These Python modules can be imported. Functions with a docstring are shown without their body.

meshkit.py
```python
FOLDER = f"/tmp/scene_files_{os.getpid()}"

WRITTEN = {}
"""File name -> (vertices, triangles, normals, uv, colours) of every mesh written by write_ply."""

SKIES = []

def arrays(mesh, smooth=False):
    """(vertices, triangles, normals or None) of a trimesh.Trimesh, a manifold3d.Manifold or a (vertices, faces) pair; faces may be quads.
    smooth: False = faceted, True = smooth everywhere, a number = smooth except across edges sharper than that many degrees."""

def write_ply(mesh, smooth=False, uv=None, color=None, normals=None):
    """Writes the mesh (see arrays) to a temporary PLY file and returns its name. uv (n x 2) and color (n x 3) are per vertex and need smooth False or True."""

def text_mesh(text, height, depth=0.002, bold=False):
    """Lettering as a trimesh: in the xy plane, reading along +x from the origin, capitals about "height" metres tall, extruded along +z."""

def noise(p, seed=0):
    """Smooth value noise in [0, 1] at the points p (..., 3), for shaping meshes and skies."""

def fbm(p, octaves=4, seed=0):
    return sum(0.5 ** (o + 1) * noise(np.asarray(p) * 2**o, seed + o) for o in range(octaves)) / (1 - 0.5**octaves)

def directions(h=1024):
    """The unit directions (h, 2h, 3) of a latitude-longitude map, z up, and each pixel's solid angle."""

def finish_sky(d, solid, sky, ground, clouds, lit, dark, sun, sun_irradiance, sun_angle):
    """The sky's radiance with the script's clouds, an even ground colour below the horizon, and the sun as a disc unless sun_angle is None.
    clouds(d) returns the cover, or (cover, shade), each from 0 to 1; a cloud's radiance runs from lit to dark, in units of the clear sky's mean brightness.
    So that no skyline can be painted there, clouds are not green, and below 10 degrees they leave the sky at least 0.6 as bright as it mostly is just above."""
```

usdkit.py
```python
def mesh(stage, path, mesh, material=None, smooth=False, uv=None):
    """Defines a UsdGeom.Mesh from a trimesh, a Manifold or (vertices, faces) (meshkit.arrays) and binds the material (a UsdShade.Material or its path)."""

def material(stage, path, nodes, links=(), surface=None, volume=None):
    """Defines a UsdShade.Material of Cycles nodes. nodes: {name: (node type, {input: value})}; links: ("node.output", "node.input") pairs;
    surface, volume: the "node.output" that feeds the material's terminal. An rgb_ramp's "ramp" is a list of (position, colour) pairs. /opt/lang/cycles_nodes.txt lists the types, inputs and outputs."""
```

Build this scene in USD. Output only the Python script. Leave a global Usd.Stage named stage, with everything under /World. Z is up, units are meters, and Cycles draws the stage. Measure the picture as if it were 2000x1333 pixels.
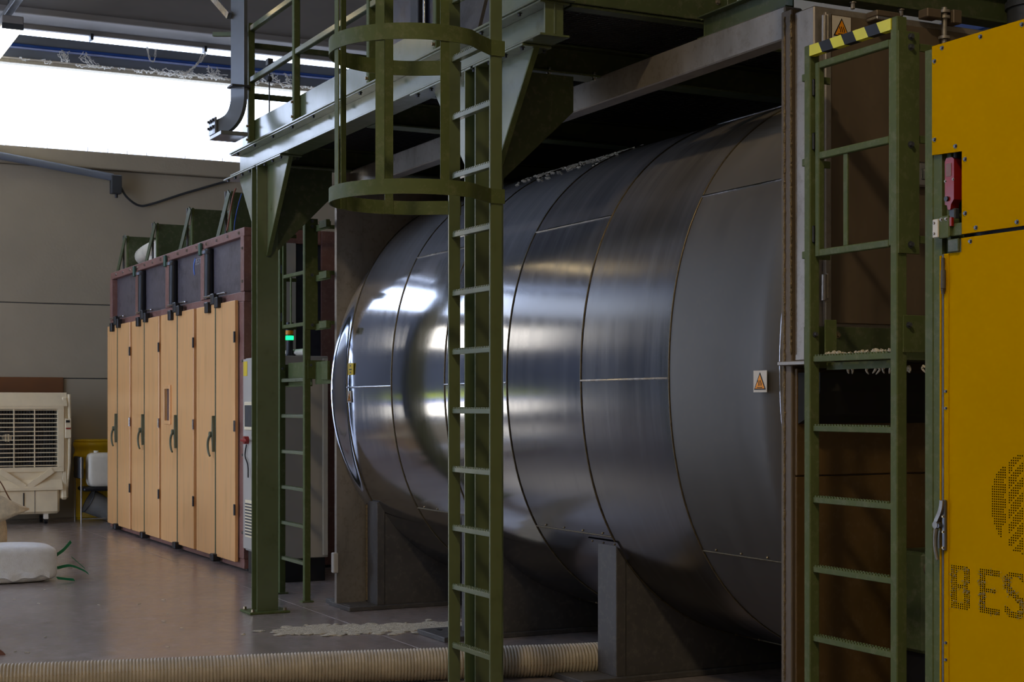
import math, random
import numpy as np, trimesh, usdkit, meshkit
from pxr import Usd, UsdGeom, UsdLux, Gf, Sdf, UsdShade
from shapely.geometry import Polygon

stage = Usd.Stage.CreateInMemory()
UsdGeom.SetStageUpAxis(stage, UsdGeom.Tokens.z)
UsdGeom.SetStageMetersPerUnit(stage, 1.0)
W = UsdGeom.Xform.Define(stage, '/World')
stage.SetDefaultPrim(W.GetPrim())
random.seed(7); rng = np.random.default_rng(7)

# ------------------------------------------------------------------ camera, exposure, light
# world: X runs along the machine towards the camera, Y into the machine, Z up; the camera stands at (0, 0, 1.5)
EXPOSURE = 0.0
RX, RY = 0.45314663, 0.89143599
cam = UsdGeom.Camera.Define(stage, '/World/camera')
cam.AddTransformOp().Set(Gf.Matrix4d(RX, RY, 0, 0, 0, 0, 1, 0, RY, -RX, 0, 0, 0, 0, 1.5, 1))
cam.CreateFocalLengthAttr(54.0); cam.CreateHorizontalApertureAttr(36.0); cam.CreateVerticalApertureAttr(36.0*1333/2000)
cam.CreateVerticalApertureOffsetAttr(125.5/2000*36.0); cam.CreateHorizontalApertureOffsetAttr(0.0)
cam.CreateClippingRangeAttr(Gf.Vec2f(0.05, 200)); cam.CreateExposureAttr(EXPOSURE)
cam.CreateFStopAttr(11.0); cam.CreateFocusDistanceAttr(7.3)
# panes glow themselves in place of daylight (radiance), the hall is closed otherwise
BACK_PANE, SIDE_PANE, FRONT_FILL, ROOF_PANE, GATE_PANE, TUBE, HIGH_BAY = 5.0, 4.0, 1.2, 3.0, 2.5, 7.0, 270.0
dome = UsdLux.DomeLight.Define(stage, '/World/sky')
usdkit.material(stage, '/World/Looks/sky', {'s': ('sky_texture', {'sky_type': 'multiple_scattering', 'sun_disc': False, 'sun_elevation': 0.7}), 'b': ('background_shader', {'strength': 0.1})},
                [('s.color', 'b.color')], surface='b.background')
UsdShade.MaterialBindingAPI.Apply(dome.GetPrim()).Bind(UsdShade.Material.Get(stage, '/World/Looks/sky'))

# ------------------------------------------------------------------ helpers
def lin(c):
    c = np.asarray(c, float)/255.0
    return np.where(c <= .04045, c/12.92, ((c+.055)/1.055)**2.4)

M = {}
def mat(name, rgb, rough=.5, metal=0.0, var=.12, scale=5.0, stretch=(1, 1, 1), bump=0.0, bscale=60.0, rvar=.1, dust=None, top=None, spec=.5, coat=0.0):
    """painted / bare surface: procedural tone variation, roughness variation, optional settled dust (rgb, amount)"""
    c = lin(rgb)
    n = {'g': ('geometry', {}), 'm': ('mapping', {'scale': stretch}), 'n': ('noise_texture', {'scale': scale, 'detail': 5.0, 'roughness': .6}),
         'r': ('rgb_ramp', {'ramp': [(0.3, tuple(c*(1-var))), (0.7, tuple(np.minimum(c*(1+var), 1)))]}),
         'q': ('map_range', {'from_min': .3, 'from_max': .7, 'to_min': max(rough-rvar, .02), 'to_max': min(rough+rvar, 1)}),
         'p': ('principled_bsdf', {'metallic': metal, 'specular_ior_level': spec, 'coat_weight': coat, 'coat_roughness': .16})}
    l = [('g.position', 'm.vector'), ('m.vector', 'n.vector'), ('n.fac', 'r.fac'), ('n.fac', 'q.value'), ('q.result', 'p.roughness')]
    src = 'r.color'
    if dust:
        n['d'] = ('noise_texture', {'scale': 23.0, 'detail': 6.0, 'roughness': .7})
        n['dr'] = ('map_range', {'from_min': .5, 'from_max': .72, 'to_min': 0.0, 'to_max': dust[1], 'clamp': True})
        n['dm'] = ('mix_color', {'b': tuple(lin(dust[0]))})
        l += [('g.position', 'd.vector'), ('d.fac', 'dr.value'), ('dr.result', 'dm.fac'), ('r.color', 'dm.a')]
        src = 'dm.result'
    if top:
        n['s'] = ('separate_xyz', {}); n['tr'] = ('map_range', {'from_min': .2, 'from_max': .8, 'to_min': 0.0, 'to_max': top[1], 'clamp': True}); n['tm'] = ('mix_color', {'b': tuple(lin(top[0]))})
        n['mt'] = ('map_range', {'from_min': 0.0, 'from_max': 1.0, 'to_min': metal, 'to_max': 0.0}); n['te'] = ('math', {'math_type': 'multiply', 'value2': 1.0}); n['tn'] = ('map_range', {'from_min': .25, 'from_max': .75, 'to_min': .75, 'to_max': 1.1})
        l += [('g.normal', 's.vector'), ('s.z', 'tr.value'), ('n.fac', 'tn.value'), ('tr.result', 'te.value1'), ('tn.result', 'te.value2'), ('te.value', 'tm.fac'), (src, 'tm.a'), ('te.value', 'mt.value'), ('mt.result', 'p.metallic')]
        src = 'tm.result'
    l.append((src, 'p.base_color'))
    if bump:
        n['bn'] = ('noise_texture', {'scale': bscale, 'detail': 3.0}); n['bm'] = ('bump', {'strength': bump, 'distance': .01})
        l += [('m.vector', 'bn.vector'), ('bn.fac', 'bm.height'), ('bm.normal', 'p.normal')]
    M[name] = usdkit.material(stage, '/World/Looks/'+name, n, l, surface='p.BSDF'); return M[name]

def glow(name, rgb, strength):
    M[name] = usdkit.material(stage, '/World/Looks/'+name, {'e': ('emission', {'color': tuple(lin(rgb)), 'strength': strength})}, [], surface='e.emission')

class B:
    """collects shapes into one mesh"""
    def __init__(s): s.v, s.f, s.n = [], [], 0
    def add(s, v, f):
        v = np.asarray(v, float); f = np.asarray(f, int)
        if f.shape[1] == 4: f = np.vstack([f[:, [0, 1, 2]], f[:, [0, 2, 3]]])
        s.v.append(v); s.f.append(f+s.n); s.n += len(v); return s
    def tm(s, m): return s.add(m.vertices, m.faces)
    def box(s, x0, x1, y0, y1, z0, z1, c=.003):
        x0, x1 = sorted((x0, x1)); y0, y1 = sorted((y0, y1)); z0, z1 = sorted((z0, z1))
        c = min(c, .3*min(x1-x0, y1-y0, z1-z0)); lo, hi = np.array([x0, y0, z0]), np.array([x1, y1, z1])
        p = []
        for k in range(8):
            b = np.array([(k >> i) & 1 for i in range(3)])
            q = np.where(b, hi, lo); d = np.where(b, -c, c)
            for a in range(3):
                o = q+d; o[a] = q[a]; p.append(o)
        return s.tm(trimesh.convex.convex_hull(np.array(p)))
    def bar(s, p, q, w, h, up=(0, 0, 1)):
        p, q = np.array(p, float), np.array(q, float); d = q-p; d /= np.linalg.norm(d)
        u = np.array(up, float); r = np.cross(d, u); r /= np.linalg.norm(r); u = np.cross(r, d)
        v = [e+r*w/2*i+u*h/2*j for e in (p, q) for i, j in ((-1, -1), (1, -1), (1, 1), (-1, 1))]
        return s.add(v, [[0, 3, 2, 1], [4, 5, 6, 7], [0, 1, 5, 4], [1, 2, 6, 5], [2, 3, 7, 6], [3, 0, 4, 7]])
    def tube(s, path, r, n=10, closed=False):
        P = np.array(path, float); N = len(P)
        T = np.roll(P, -1, 0)-np.roll(P, 1, 0) if closed else np.gradient(P, axis=0)
        T /= np.linalg.norm(T, axis=1, keepdims=True)
        ref = np.eye(3)[np.argmin(np.abs(T).max(0))]
        U = np.cross(T, ref); U /= np.linalg.norm(U, axis=1, keepdims=True); V = np.cross(T, U)
        a = np.linspace(0, 2*math.pi, n, endpoint=False)
        R = np.broadcast_to(np.asarray(r, float), (N,))
        v = (P[:, None]+R[:, None, None]*(np.cos(a)[None, :, None]*U[:, None]+np.sin(a)[None, :, None]*V[:, None])).reshape(-1, 3)
        f = []
        for i in range(N if closed else N-1):
            for k in range(n):
                a0, a1, b0, b1 = i*n+k, i*n+(k+1) % n, ((i+1) % N)*n+k, ((i+1) % N)*n+(k+1) % n
                f.append([a0, a1, b1, b0])
        s.add(v, f)
        if not closed:
            for e, base in ((0, 0), (N-1, (N-1)*n)):
                s.add(np.vstack([v[base:base+n], P[e]]), [[k, (k+1) % n, n] for k in range(n)])
        return s
    def cyl(s, p, q, r, n=16): return s.tube([p, np.array(p)*.5+np.array(q)*.5, q], r, n)
    def hexb(s, c, axis, r, h, n=6):
        """bolt: hex head and a washer, standing out along axis (a signed unit vector)"""
        c, a = np.array(c, float), np.array(axis, float)
        s.tube([c, c+a*.15*h], r*1.5, 12); return s.tube([c+a*.15*h, c+a*h], r, n)
    def prism(s, poly, axis, a0, a1):
        P = Polygon(poly) if not isinstance(poly, Polygon) else poly
        m = trimesh.creation.extrude_polygon(P, abs(a1-a0), engine='earcut'); v = m.vertices.copy(); v[:, 2] += min(a0, a1)
        f = m.faces
        if axis == 'x': v = v[:, [2, 0, 1]]
        elif axis == 'y': v = v[:, [0, 2, 1]]; f = f[:, ::-1]
        return s.add(v, f)
    def strip(s, A, Bv):
        """ruled surface between two polylines"""
        n = len(A); return s.add(np.vstack([A, Bv]), [[i, i+1, n+i+1, n+i] for i in range(n-1)])
    def flat(s, path, up, h, t):
        """flat bar of height h (along up) and thickness t following a path"""
        P = np.array(path, float); T = np.gradient(P, axis=0); T /= np.linalg.norm(T, axis=1, keepdims=True)
        U = np.array(up, float); Nn = np.cross(T, U); n = len(P)
        ring = [P+U*h/2*a+Nn*t/2*b for a, b in ((-1, -1), (1, -1), (1, 1), (-1, 1))]
        v = np.stack(ring, 1).reshape(-1, 3); f = []
        for i in range(n-1):
            for k in range(4): f.append([i*4+k, i*4+(k+1) % 4, i*4+4+(k+1) % 4, i*4+4+k])
        f += [[0, 1, 2, 3], [4*n-1, 4*n-2, 4*n-3, 4*n-4]]
        return s.add(v, f)
    def mesh(s): return np.vstack(s.v), np.vstack(s.f)

used = {}
def uniq(parent, name):
    k = (parent, name); used[k] = used.get(k, -1)+1
    return f'{parent}/{name}' + (f'_{used[k]:03d}' if used[k] else '')
base_of = {'/World': np.zeros(3)}
def tag(p, label=None, cat=None, group=None, kind=None):
    for k, v in (('label', label), ('category', cat), ('group', group), ('kind', kind)):
        if v: p.SetCustomDataByKey(k, v)
    return p
def thing(name, base, label=None, cat=None, group=None, kind=None):
    path = uniq('/World', name); x = UsdGeom.Xform.Define(stage, path); x.AddTranslateOp().Set(Gf.Vec3d(*map(float, base)))
    base_of[path] = np.array(base, float); tag(x.GetPrim(), label, cat, group, kind); return path
def put(parent, name, b, m, smooth=35, label=None, cat=None, group=None, kind=None):
    """one Mesh prim under parent (a path); world coordinates are turned into the thing's own"""
    path = uniq(parent, name); v, f = b.mesh() if isinstance(b, B) else b
    top = '/'.join(path.split('/')[:3]) if parent != '/World' else '/World'
    v = np.asarray(v)-base_of[top]
    usdkit.mesh(stage, path, (v, f), M[m] if isinstance(m, str) else m, smooth=smooth)
    tag(stage.GetPrimAtPath(path), label, cat, group, kind); return path
def solo(name, b, m, base, label, cat, group=None, kind=None, smooth=35):
    """a thing of one mesh, its origin at base"""
    path = uniq('/World', name); v, f = b.mesh()
    x = usdkit.mesh(stage, path, (v-np.array(base), f), M[m], smooth=smooth); x.AddTranslateOp().Set(Gf.Vec3d(*map(float, base)))
    tag(x.GetPrim(), label, cat, group, kind); return path
def bez(P, n=24):
    P = np.array(P, float); t = np.linspace(0, 1, n)[:, None]; k = len(P)-1
    return sum(math.comb(k, i)*t**i*(1-t)**(k-i)*P[i] for i in range(k+1))
def catmull(P, n=8):
    P = np.array(P, float); P = np.vstack([2*P[0]-P[1], P, 2*P[-1]-P[-2]]); out = []
    for i in range(1, len(P)-2):
        for t in np.linspace(0, 1, n, endpoint=False):
            a, b, c, d = P[i-1:i+3]
            out.append(.5*(2*b+(c-a)*t+(2*a-5*b+4*c-d)*t*t+(3*b-a-3*c+d)*t**3))
    return np.array(out+[P[-2]])

# ------------------------------------------------------------------ materials
mat('green', (82, 92, 52), .55, var=.1, scale=7, dust=((140, 134, 112), .25), spec=.18)
mat('green_gloss', (86, 97, 60), .4, var=.08, scale=7, coat=1.0)
mat('dark_green', (66, 76, 44), .5, var=.15, scale=5, dust=((120, 112, 96), .4))
mat('teal_green', (58, 92, 74), .45, var=.1)
mat('yellow', (186, 141, 0), .5, var=.04, scale=2, spec=.0)
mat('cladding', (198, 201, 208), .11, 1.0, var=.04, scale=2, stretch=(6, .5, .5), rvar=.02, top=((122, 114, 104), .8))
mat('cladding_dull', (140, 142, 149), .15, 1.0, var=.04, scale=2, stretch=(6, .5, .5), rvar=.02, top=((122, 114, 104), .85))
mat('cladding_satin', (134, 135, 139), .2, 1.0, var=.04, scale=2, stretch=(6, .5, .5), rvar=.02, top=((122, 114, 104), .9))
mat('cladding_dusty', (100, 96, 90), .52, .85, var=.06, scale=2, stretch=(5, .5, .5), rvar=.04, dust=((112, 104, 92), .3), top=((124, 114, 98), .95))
mat('galvanised', (150, 153, 158), .34, .7, var=.15, scale=8)
mat('screw_steel', (96, 98, 102), .42, .7, var=.15)
mat('duct_paint', (104, 107, 106), .4, var=.1, coat=.7)
mat('latch_steel', (122, 118, 110), .42, .6, var=.2, scale=30)
mat('seam_line', (96, 86, 66), .4, .7, var=.3, scale=30)
mat('steel_bead', (150, 135, 105), .35, .9, var=.15, scale=20)
mat('bright_steel', (190, 190, 190), .22, 1.0, var=.1)
mat('stainless', (150, 142, 130), .4, .5, var=.18, scale=4, stretch=(1, 1, .3), dust=((110, 100, 86), .5))
mat('stainless_dirty', (102, 88, 70), .55, .3, var=.25, scale=4, stretch=(1, 1, .25), dust=((96, 84, 68), .5))
mat('weld', (118, 102, 74), .5, .5, var=.4, scale=60, bump=.5, bscale=150)
mat('yellow_reflection', (92, 70, 34), .5, .25, var=.2, scale=3, dust=((120, 100, 76), .35))  # stainless coloured yellow-brown, the guard's reflection painted in
mat('grey_paint', (76, 73, 70), .5, var=.12, scale=6, dust=((130, 122, 108), .3))
mat('plywood', (238, 180, 116), .38, var=.05, scale=2.2, stretch=(5, 5, .6), rvar=.08, coat=.25)
mat('maroon', (128, 88, 78), .5, var=.14, scale=5, dust=((170, 146, 138), .3))
mat('dark_panel', (88, 82, 88), .35, var=.15, scale=3, dust=((140, 132, 130), .3))
mat('black', (22, 23, 26), .45, var=.2)
mat('navy_panel', (40, 42, 56), .35, var=.15)
mat('dark_grey', (58, 60, 62), .5, var=.15)
mat('concrete', (168, 156, 134), .85, var=.06, scale=1.3, bump=.15, bscale=30)
mat('unseen_wall_tint', (124, 130, 142), .7, var=.08, scale=1.5)  # blue tint put on unseen walls to colour the tank's reflections
mat('girder', (136, 130, 124), .85, var=.08, scale=1.5, stretch=(1, 1, 3))
mat('lintel', (112, 118, 128), .8, var=.12, scale=2)
mat('blue_paint', (38, 76, 150), .4, var=.1)
mat('light_blue', (176, 192, 246), .35, var=.05, coat=.5)
mat('cream_paint', (214, 204, 186), .5, var=.1)
mat('white_plastic', (238, 222, 184), .4, var=.06)
mat('grey_cabinet', (178, 172, 160), .45, var=.06, scale=2)
mat('canister', (226, 218, 198), .35, var=.05)
mat('yellow_plastic', (222, 184, 20), .4, var=.08)
mat('red', (146, 28, 22), .4, var=.1)
mat('orange', (236, 150, 0), .5, var=.04)
mat('sticker_white', (206, 198, 182), .5, var=.05)
mat('sticker_yellow', (226, 196, 40), .5, var=.06)
mat('hole_black', (7, 6, 5), .9, var=.1, spec=.0)
mat('ink', (14, 13, 12), .6, var=.1)
mat('tape_yellow', (216, 210, 40), .45, var=.05)
mat('cardboard', (118, 76, 42), .8, var=.1)
mat('bucket_grey', (128, 128, 124), .5, var=.1)
mat('handle_grey', (104, 110, 92), .45, .3, var=.15)
mat('shadow_dark', (26, 24, 20), .9, var=.1)
mat('fabric', (252, 250, 244), .9, var=.08, scale=14, bump=.35, bscale=90)
mat('burlap', (224, 212, 184), .95, var=.14, scale=20, bump=.6, bscale=70)
mat('strap_green', (20, 110, 60), .5, var=.1)
mat('lint', (190, 180, 158), .95, var=.15, scale=30, bump=.8, bscale=120)
mat('lint_grey', (140, 130, 104), .95, var=.15, scale=30)
mat('lint_light', (226, 216, 200), .95, var=.1, scale=30)
mat('hose', (172, 160, 138), .4, var=.14, scale=9, coat=.4, rvar=.12)
mat('hose_wire', (150, 108, 48), .4, var=.2, scale=30)
mat('text_grey', (168, 166, 172), .5)
mat('logo_blue', (70, 110, 190), .5)
mat('copper', (150, 98, 80), .4, .3)
mat('pane_glass', (96, 90, 96), .08, var=.05)
glow('back_pane', (208, 224, 255), BACK_PANE); glow('back_pane_dimmed', (228, 238, 255), BACK_PANE*.3); glow('front_fill', (255, 232, 190), FRONT_FILL); glow('side_pane', (192, 213, 255), SIDE_PANE); glow('side_pane_dimmed', (214, 228, 255), SIDE_PANE*.25); glow('gate_glow', (206, 222, 255), SIDE_PANE*1.6); glow('high_bay', (255, 230, 190), HIGH_BAY); glow('roof_pane', (205, 222, 255), ROOF_PANE)  # dimmed panes: same window with the glow turned down to balance the light
glow('gate_white', (255, 246, 230), GATE_PANE*1.6); glow('gate_lime', (190, 205, 60), GATE_PANE*.5); glow('gate_blue', (40, 100, 220), GATE_PANE*.6)
glow('tube_lamp', (255, 250, 225), TUBE); glow('warm_lamp', (255, 226, 168), TUBE); glow('lamp_green', (20, 255, 120), 3.0)

# floor: sealed concrete, worn and slightly wavy gloss
M['floor'] = usdkit.material(stage, '/World/Looks/floor', {
    'g': ('geometry', {}), 'n': ('noise_texture', {'scale': 1.1, 'detail': 6.0, 'roughness': .65}), 'n2': ('noise_texture', {'scale': 7.0, 'detail': 6.0, 'roughness': .7}),
    'r': ('rgb_ramp', {'ramp': [(.3, tuple(lin((138, 126, 120)))), (.7, tuple(lin((158, 145, 138))))]}),
    'r2': ('rgb_ramp', {'ramp': [(.35, (.92, .92, .92)), (.65, (1, 1, 1))]}), 'mx': ('mix_color', {'blend_type': 'multiply', 'fac': 1.0}),
    'q': ('map_range', {'from_min': .3, 'from_max': .7, 'to_min': .16, 'to_max': .25}),
    'bm': ('bump', {'strength': .012, 'distance': .02}), 'p': ('principled_bsdf', {'specular_ior_level': .55})},
    [('g.position', 'n.vector'), ('g.position', 'n2.vector'), ('n.fac', 'r.fac'), ('n2.fac', 'r2.fac'), ('r.color', 'mx.a'), ('r2.color', 'mx.b'), ('mx.result', 'p.base_color'),
     ('n2.fac', 'q.value'), ('q.result', 'p.roughness'), ('n.fac', 'bm.height'), ('bm.normal', 'p.normal')], surface='p.BSDF')

# ------------------------------------------------------------------ the hall
XB, XF, YL, YR, ZC = -20.9, 4.0, -6.6, 10.0, 8.2
fl = thing('floor', (0, 0, 0), kind='structure')
xs = [XB-.2, -15.87, -10.87, -5.87, -.87, XF+.2]
ys = [YL-.2, -1.2, 3.78, 8.8, YR+.2]
for i in range(len(xs)-1):
    for j in range(len(ys)-1):
        put(fl, 'slab', B().box(xs[i]+.003, xs[i+1]-.003, ys[j]+.003, ys[j+1]-.003, -.2, 0, .002), 'floor')
put(fl, 'joint_filler', B().box(XB-.2, XF+.2, YL-.2, YR+.2, -.22, -.004), 'black')
solo('ceiling', B().box(XB-.3, XF+.3, YL-.3, YR+.3, ZC, ZC+.25), 'girder', (0, 0, ZC), None, None, kind='structure')
wb = thing('wall_back', (XB, 0, 0), kind='structure')
for z0, z1 in ((0, 1.85), (1.862, 2.842), (2.854, 4.66)):
    for y0, y1 in ((YL, -4.0), (-3.99, 1.0), (1.01, YR)):
        put(wb, 'panel', B().box(XB-.2, XB, y0, y1, z0, z1, .006), 'concrete' if y0 > 0 else 'unseen_wall_tint')
put(wb, 'panel_backing', B().box(XB-.3, XB-.012, YL, YR, -.1, 4.9), 'dark_grey')
put(wb, 'sill', B().box(XB-.3, XB+.1, YL, YR, 4.665, 4.89, .01), 'concrete')
put(wb, 'window_head', B().box(XB-.3, XB+.05, YL, YR, 6.035, 6.055, .004), 'cream_paint'); put(wb, 'dusty_sill', B().box(XB-.3, XB+.03, YL, YR, 5.985, 6.033, .004), 'lint')
put(wb, 'lintel', B().box(XB-.3, XB, YL, YR, 6.057, 6.37, .005), 'lintel')
put(wb, 'slit_pier', B().box(XB-.3, XB-.05, YL, -4.4, 6.37, 6.47), 'girder')
put(wb, 'upper_wall', B().box(XB-.3, XB-.05, YL, YR, 6.47, ZC), 'girder')
w1 = thing('window_1', (XB-.12, 0, 4.89), kind='structure')
y = 2.42
put(wb, 'window_pier', B().box(XB-.3, XB, YL, -4.4, 4.89, 5.985), 'concrete')
put(w1, 'pane', B().box(XB-.15, XB-.12, -4.4, -1.2, 4.89, 5.985, .001), 'back_pane_dimmed'); put(w1, 'pane', B().box(XB-.15, XB-.12, -1.19, y, 4.89, 5.985, .001), 'back_pane')
for k in range(19):
    put(w1, 'pane', B().box(XB-.15, XB-.12, y+.003, y+.262, 4.89, 5.985, .001), 'back_pane')
    put(w1, 'rib', B().box(XB-.122, XB-.10, y-.004, y+.004, 4.89, 4.95+.03*rng.random(), .001), 'cream_paint'); y += .265
put(w1, 'pane', B().box(XB-.15, XB-.12, y, YR-.3, 4.89, 5.985, .001), 'back_pane')
w2 = thing('window_2', (XB-.1, 0, 6.37), kind='structure')
for y0, y1 in ((-4.4, 1.0), (1.02, 4.30), (4.32, 6.6), (6.62, YR-.3)):
    put(w2, 'pane', B().box(XB-.15, XB-.12, y0, y1, 6.37, 6.47, .001), 'back_pane')
solo('trim_3', B().box(XB, XB+.05, YL, YR, 6.178, 6.20, .008), 'light_blue', (XB, 0, 6.17), None, None, kind='structure')
solo('trim_1', B().box(XB, XB+.035, YL, YR, 6.202, 6.245, .01), 'blue_paint', (XB, 0, 6.18), None, None, kind='structure')
solo('trim_2', B().box(XB-.05, XB+.5, YL, YR, 6.53, 6.62, .01).box(XB-.05, XB+.42, YL, YR, 6.62, ZC, .01), 'girder', (XB, 0, 6.53), None, None, kind='structure')
solo('wall_left', B().box(XB, -17, YL-.3, YL, 0, 4.6).box(-11.5, XF, YL-.3, YL, 0, 4.6).box(-17, -11.5, YL-.3, YL, 4.2, 4.6).box(XB, XF, YL-.3, YL, 6.4, ZC).box(XB, -19.5, YL-.3, YL, 4.6, 6.4).box(1, XF, YL-.3, YL, 4.6, 6.4), 'unseen_wall_tint', (0, YL, 0), None, None, kind='structure')
w3 = thing('window_3', (0, YL-.1, 4.6), kind='structure')
for k in range(8):
    x0 = -19.5+k*20.5/8
    put(w3, 'pane', B().box(x0+.03, x0+20.5/8-.03, YL-.15, YL-.12, 4.62, 6.38, .001), 'side_pane' if 0 < k < 4 else 'side_pane_dimmed')
    put(w3, 'mullion', B().box(x0-.03, x0+.03, YL-.2, YL-.02, 4.6, 6.4, .004), 'dark_grey')
# gate added unseen in the left wall; its glowing fields brighten the plywood doors
d2 = thing('door_2', (-14.2, YL, 0), kind='structure')
for k in range(7): put(d2, 'field', B().box(-16.95, -11.55, YL-.12, YL-.08, .05+.59*k, .62+.59*k, .003), 'gate_glow')
put(d2, 'frame', B().box(-17.0, -16.95, YL-.2, YL+.02, 0, 4.2).box(-11.55, -11.5, YL-.2, YL+.02, 0, 4.2), 'dark_grey')
solo('wall_right', B().box(XB, XF, YR, YR+.3, 0, ZC), 'concrete', (0, YR, 0), None, None, kind='structure')
solo('wall_front', B().box(XF, XF+.3, YL, YR, 0, 4.2).box(XF, XF+.3, YL, YR, 6.4, ZC).box(XF, XF+.3, 1, YR, 4.2, 6.4), 'concrete', (XF, 0, 0), None, None, kind='structure')
w5 = thing('added_window_5', (XF+.1, -4, 4.2), kind='structure')  # added unseen window; its warm glow brightens faces turned toward the camera
for k in range(4):
    y0 = YL+k*7.6/4
    put(w5, 'pane', B().box(XF+.12, XF+.15, y0+.03, y0+7.6/4-.03, 4.22, 6.38, .001), 'front_fill'); put(w5, 'mullion', B().box(XF+.02, XF+.2, y0-.03, y0+.03, 4.2, 6.4, .004), 'dark_grey')
w4 = thing('window_4', (0, -4, ZC), kind='structure')
for k in range(5):
    x0 = -18.0+k*3.6
    put(w4, 'pane', B().box(x0, x0+3.3, -4.6, -3.2, ZC-.03, ZC-.01, .001), 'roof_pane')
    put(w4, 'frame', B().box(x0-.05, x0+3.35, -4.68, -4.6, ZC-.06, ZC).box(x0-.05, x0+3.35, -3.2, -3.12, ZC-.06, ZC), 'dark_grey')
# gate added unseen in the back wall, coloured to give the tank its reflections
d1 = thing('door_1', (XB, -1.7, 0), kind='structure')
for z0, z1, m in ((.38, .90, 'gate_white'), (.93, 1.08, 'gate_blue'), (1.10, 1.32, 'gate_lime'), (1.34, 3.28, 'lintel'), (3.3, 4.25, 'gate_white')):
    put(d1, 'field', B().box(XB-.01, XB+.06, -2.95, -.6, z0, z1, .003), m)
for y in (-2.5, -2.2, -1.5, -1.3): put(d1, 'fastener', B().box(XB+.05, XB+.12, y-.05, y+.05, 3.5, 3.7, .01), 'black')
put(d1, 'frame', B().box(XB-.01, XB+.09, -3.1, -2.97, 0, 4.4).box(XB-.01, XB+.09, -.58, -.45, 0, 4.4).box(XB-.01, XB+.09, -3.1, -.45, 4.27, 4.4), 'dark_grey')

# ------------------------------------------------------------------ the tank
R, K, YC, ZT = 1.54, .025, 5.54, 1.657
RX_ = [-10.62, -9.77, -8.89, -8.01, -7.134, -6.27, -5.44]
def prof(th, x, off=0.0):
    """point of the tank's rounded-square section; th from the aisle side upwards"""
    r = R*(1-K*np.cos(4*th))+off
    return np.stack([np.broadcast_to(x, np.shape(th)), YC-r*np.cos(th), ZT+r*np.sin(th)], -1)
tank = thing('insulated_tank', (-8.05, YC, 0), 'large horizontal stainless steel tank clad in curved overlapping sheets on saddle legs', 'tank')
def taper(x): return -.05*max(0, (x+5.54)/.10)**2
def sheet(x0, x1, t0, t1, bulge, nx=14):
    nt = max(10, int((t1-t0)/math.radians(2.5))); th = np.linspace(t0, t1, nt+1); v = []
    for u in np.linspace(0, 1, nx+1):
        v.append(prof(th, x0+(x1-x0)*u, bulge*math.sin(math.pi*u)+taper(x0+(x1-x0)*u)))
    v = np.array(v).reshape(-1, 3); n = nt+1
    f = [[i*n+j, i*n+j+1, (i+1)*n+j+1, (i+1)*n+j] for i in range(nx) for j in range(nt)]
    return v, f
rad = math.radians
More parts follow.
